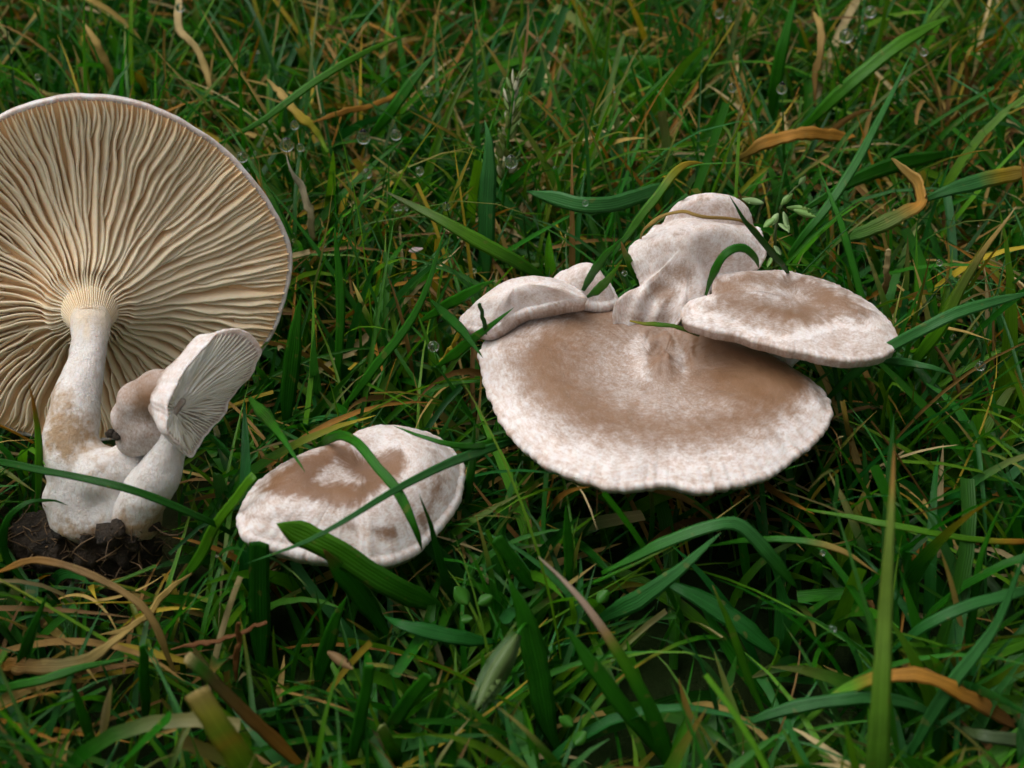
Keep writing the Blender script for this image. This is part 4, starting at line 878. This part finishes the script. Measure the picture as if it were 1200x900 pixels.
def clear(P):
    """shorten, then drop, blades that run into mushrooms"""
    keep = np.ones(len(P), bool)
    for f in (1, .72, .5, .34):
        b = np.where(keep)[0]; h = hits(fine(P[b]))
        if not h.any(): return P[keep]
        bad = b[h]
        if f < .4: keep[bad] = False; break
        P[bad] = P[bad][:, :1] + (P[bad] - P[bad][:, :1]) * (.70)
    b = np.where(keep)[0]; h = hits(fine(P[b])); keep[b[h]] = False
    return P[keep]
def ribbons(P, W, C0, C1, roll, tipc, fold, r, cutfrac=.12):
    n, ns, _ = P.shape; t = np.linspace(0, 1, ns)
    T = norm(np.gradient(P, axis=1)); h = norm(np.cross(T, np.array([0, 0, 1.]) + r.normal(0, .25, (n, 1, 3)))); nn = np.cross(h, T)
    tw = (roll[:, None] + r.normal(0, .5, n)[:, None] * t[None])[..., None]
    sd = h * np.cos(tw) + nn * np.sin(tw); nn = np.cross(sd, T)
    cut = r.random(n) < cutfrac
    prof = np.where(cut[:, None], 1 - .15 * t[None], np.clip((1 - t[None]) / .55, .0, 1) ** .7) * (.6 + .4 * sstep(0, .3, t))[None]
    prof = np.maximum(prof, .03); w_ = (W[:, None] * .5 * prof)[..., None]; fd = fold[:, None, None]
    rows = np.stack([P - sd * w_ + nn * w_ * fd, P, P + sd * w_ + nn * w_ * fd], 2)
    V = rows.reshape(-1, 3)
    cc = C0[:, None] * (1 - sstep(.55, 1, t))[None, :, None] + (C0 * (1 - tipc[:, None]) + C1 * tipc[:, None])[:, None] * sstep(.55, 1, t)[None, :, None]
    cols = np.repeat(cc.reshape(-1, 3), 3, 0); ac = np.tile([-1., 0, 1.], n * ns)
    base = (np.arange(n) * ns * 3)[:, None, None]; i = np.arange(ns - 1)[None, :, None] * 3
    q1 = np.array([0, 1, 4, 3]); q2 = np.array([1, 2, 5, 4])
    F = np.concatenate([(base + i + q1).reshape(-1, 4), (base + i + q2).reshape(-1, 4)])
    return V, F, cols, ac
def greens(n, r):
    pal = np.array([G1, G1, G2, GD, G1, G3, GB, G3]); c = pal[r.integers(0, len(pal), n)] * r.uniform(.55, 1.1, (n, 1))
    c[:, 0] *= r.uniform(.7, 1.4, n); return c
def browns(n, r):
    pal = np.array([OR, TN, TN, YE, BN, ST, (.30, .17, .04), (.24, .13, .035)]); return pal[r.integers(0, len(pal), n)] * r.uniform(.6, 1.2, (n, 1))
def layer(name, label, cat, specs, mat, dry, seed):
    r = np.random.default_rng(seed); parts = []
    for n, box, L, lean, bend, wd, tipf in specs:
        P, ln = make_paths(n, *box, L, lean, bend, r, lift=1.7 if dry else 0.); P = P[(r.random(len(P)) < .42 + .58 * sstep(-6, 4, P[:, 0, 1])) | (not dry)]; P = clear(P); m = len(P)
        W = r.uniform(*wd, m); c0 = browns(m, r) if dry else greens(m, r); c1 = browns(m, r)
        tipc = (r.random(m) < tipf) * r.uniform(.4, 1, m)
        parts.append(ribbons(P, W, c0, c1, r.normal(0, .5, m), tipc, r.uniform(.1, .8, m), r))
    if not dry:                                  # the blades that carry the larger dew drops at their tips
        B = np.array(DROPS); m = len(B); t = np.linspace(0, 1, 9)[None, :, None]; off = np.stack([r.normal(0, .8, m), r.normal(.4, .8, m)], -1)
        root = np.column_stack([B[:, :2] + off, np.full(m, -.1)])[:, None]; P = root + (B[:, None] - root) * t; P[..., :2] = root[..., :2] + (B[:, None, :2] - root[..., :2]) * t ** 2
        parts.append(ribbons(P, r.uniform(.1, .2, m), greens(m, r), browns(m, r), r.normal(0, .5, m), np.zeros(m), r.uniform(.1, .6, m), r))
    o = 0; Vs, Fs = [], []
    for p in parts: Vs.append(p[0]); Fs.append(p[1] + o); o += len(p[0])
    ob = mesh_obj(name, np.concatenate(Vs), np.concatenate(Fs), mat, None, cols=np.concatenate([p[2] for p in parts]), uv=np.concatenate([p[3] for p in parts]))
    return tag(ob, label, cat, kind='stuff')
NEAR = (-17, 17, -15, 27); FAR = (-34, 34, -24, 52)
GR = layer('grass', 'dense wet green lawn grass around the mushrooms', 'grass', [
    (5600, NEAR, (3.2, 7.2), (.40, .36), (.9, .6), (.07, .15), .25),       # thin fescue
    (2000, NEAR, (2.6, 6.2), (.50, .40), (.8, .6), (.20, .38), .22),       # broad meadow grass
    (2600, NEAR, (1.0, 2.8), (.35, .35), (.5, .4), (.10, .26), .15),        # short undergrowth
    (9000, FAR, (2.6, 6.0), (.4, .35), (.9, .6), (.10, .30), .25)], M_BLADE, False, 5)
DR = layer('dead_thatch', 'brown and straw coloured dead grass matted under the green blades', 'dead grass', [
    (3400, NEAR, (1.5, 4.5), (.9, .35), (.7, .5), (.05, .17), 0),
    (800, NEAR, (2.5, 5.0), (.6, .3), (.9, .5), (.05, .14), 0),
    (2500, FAR, (1.5, 4.5), (.9, .35), (.7, .5), (.08, .25), 0)], M_DRY, True, 8)
# fine dew sprinkled over the blades
r = np.random.default_rng(77); nv = len(GR.data.vertices); co = np.empty(nv * 3, np.float32); GR.data.vertices.foreach_get('co', co); co = co.reshape(-1, 3) / S
ok = np.where((co[:, 2] > 1.8) & (np.abs(co[:, 0]) < 13) & (co[:, 1] > -9) & (co[:, 1] < 20))[0]
pr = np.exp(co[ok, 1] / 9.); pick = r.choice(ok, 700, False, pr / pr.sum())
V1, F1 = ico((0, 0, 0), 1, 2); VV = []; FF = []
for k, i in enumerate(pick):
    VV.append(V1 * (.018 + .05 * r.random() ** 3) + co[i] + np.array([0, -.01, .02])); FF.append(np.array(F1) + k * len(V1))
dw = mesh_obj('dew', np.concatenate(VV), np.concatenate(FF), M_DROP)
tag(dw, 'fine dew sprinkled over the grass blades', 'dew', kind='stuff')
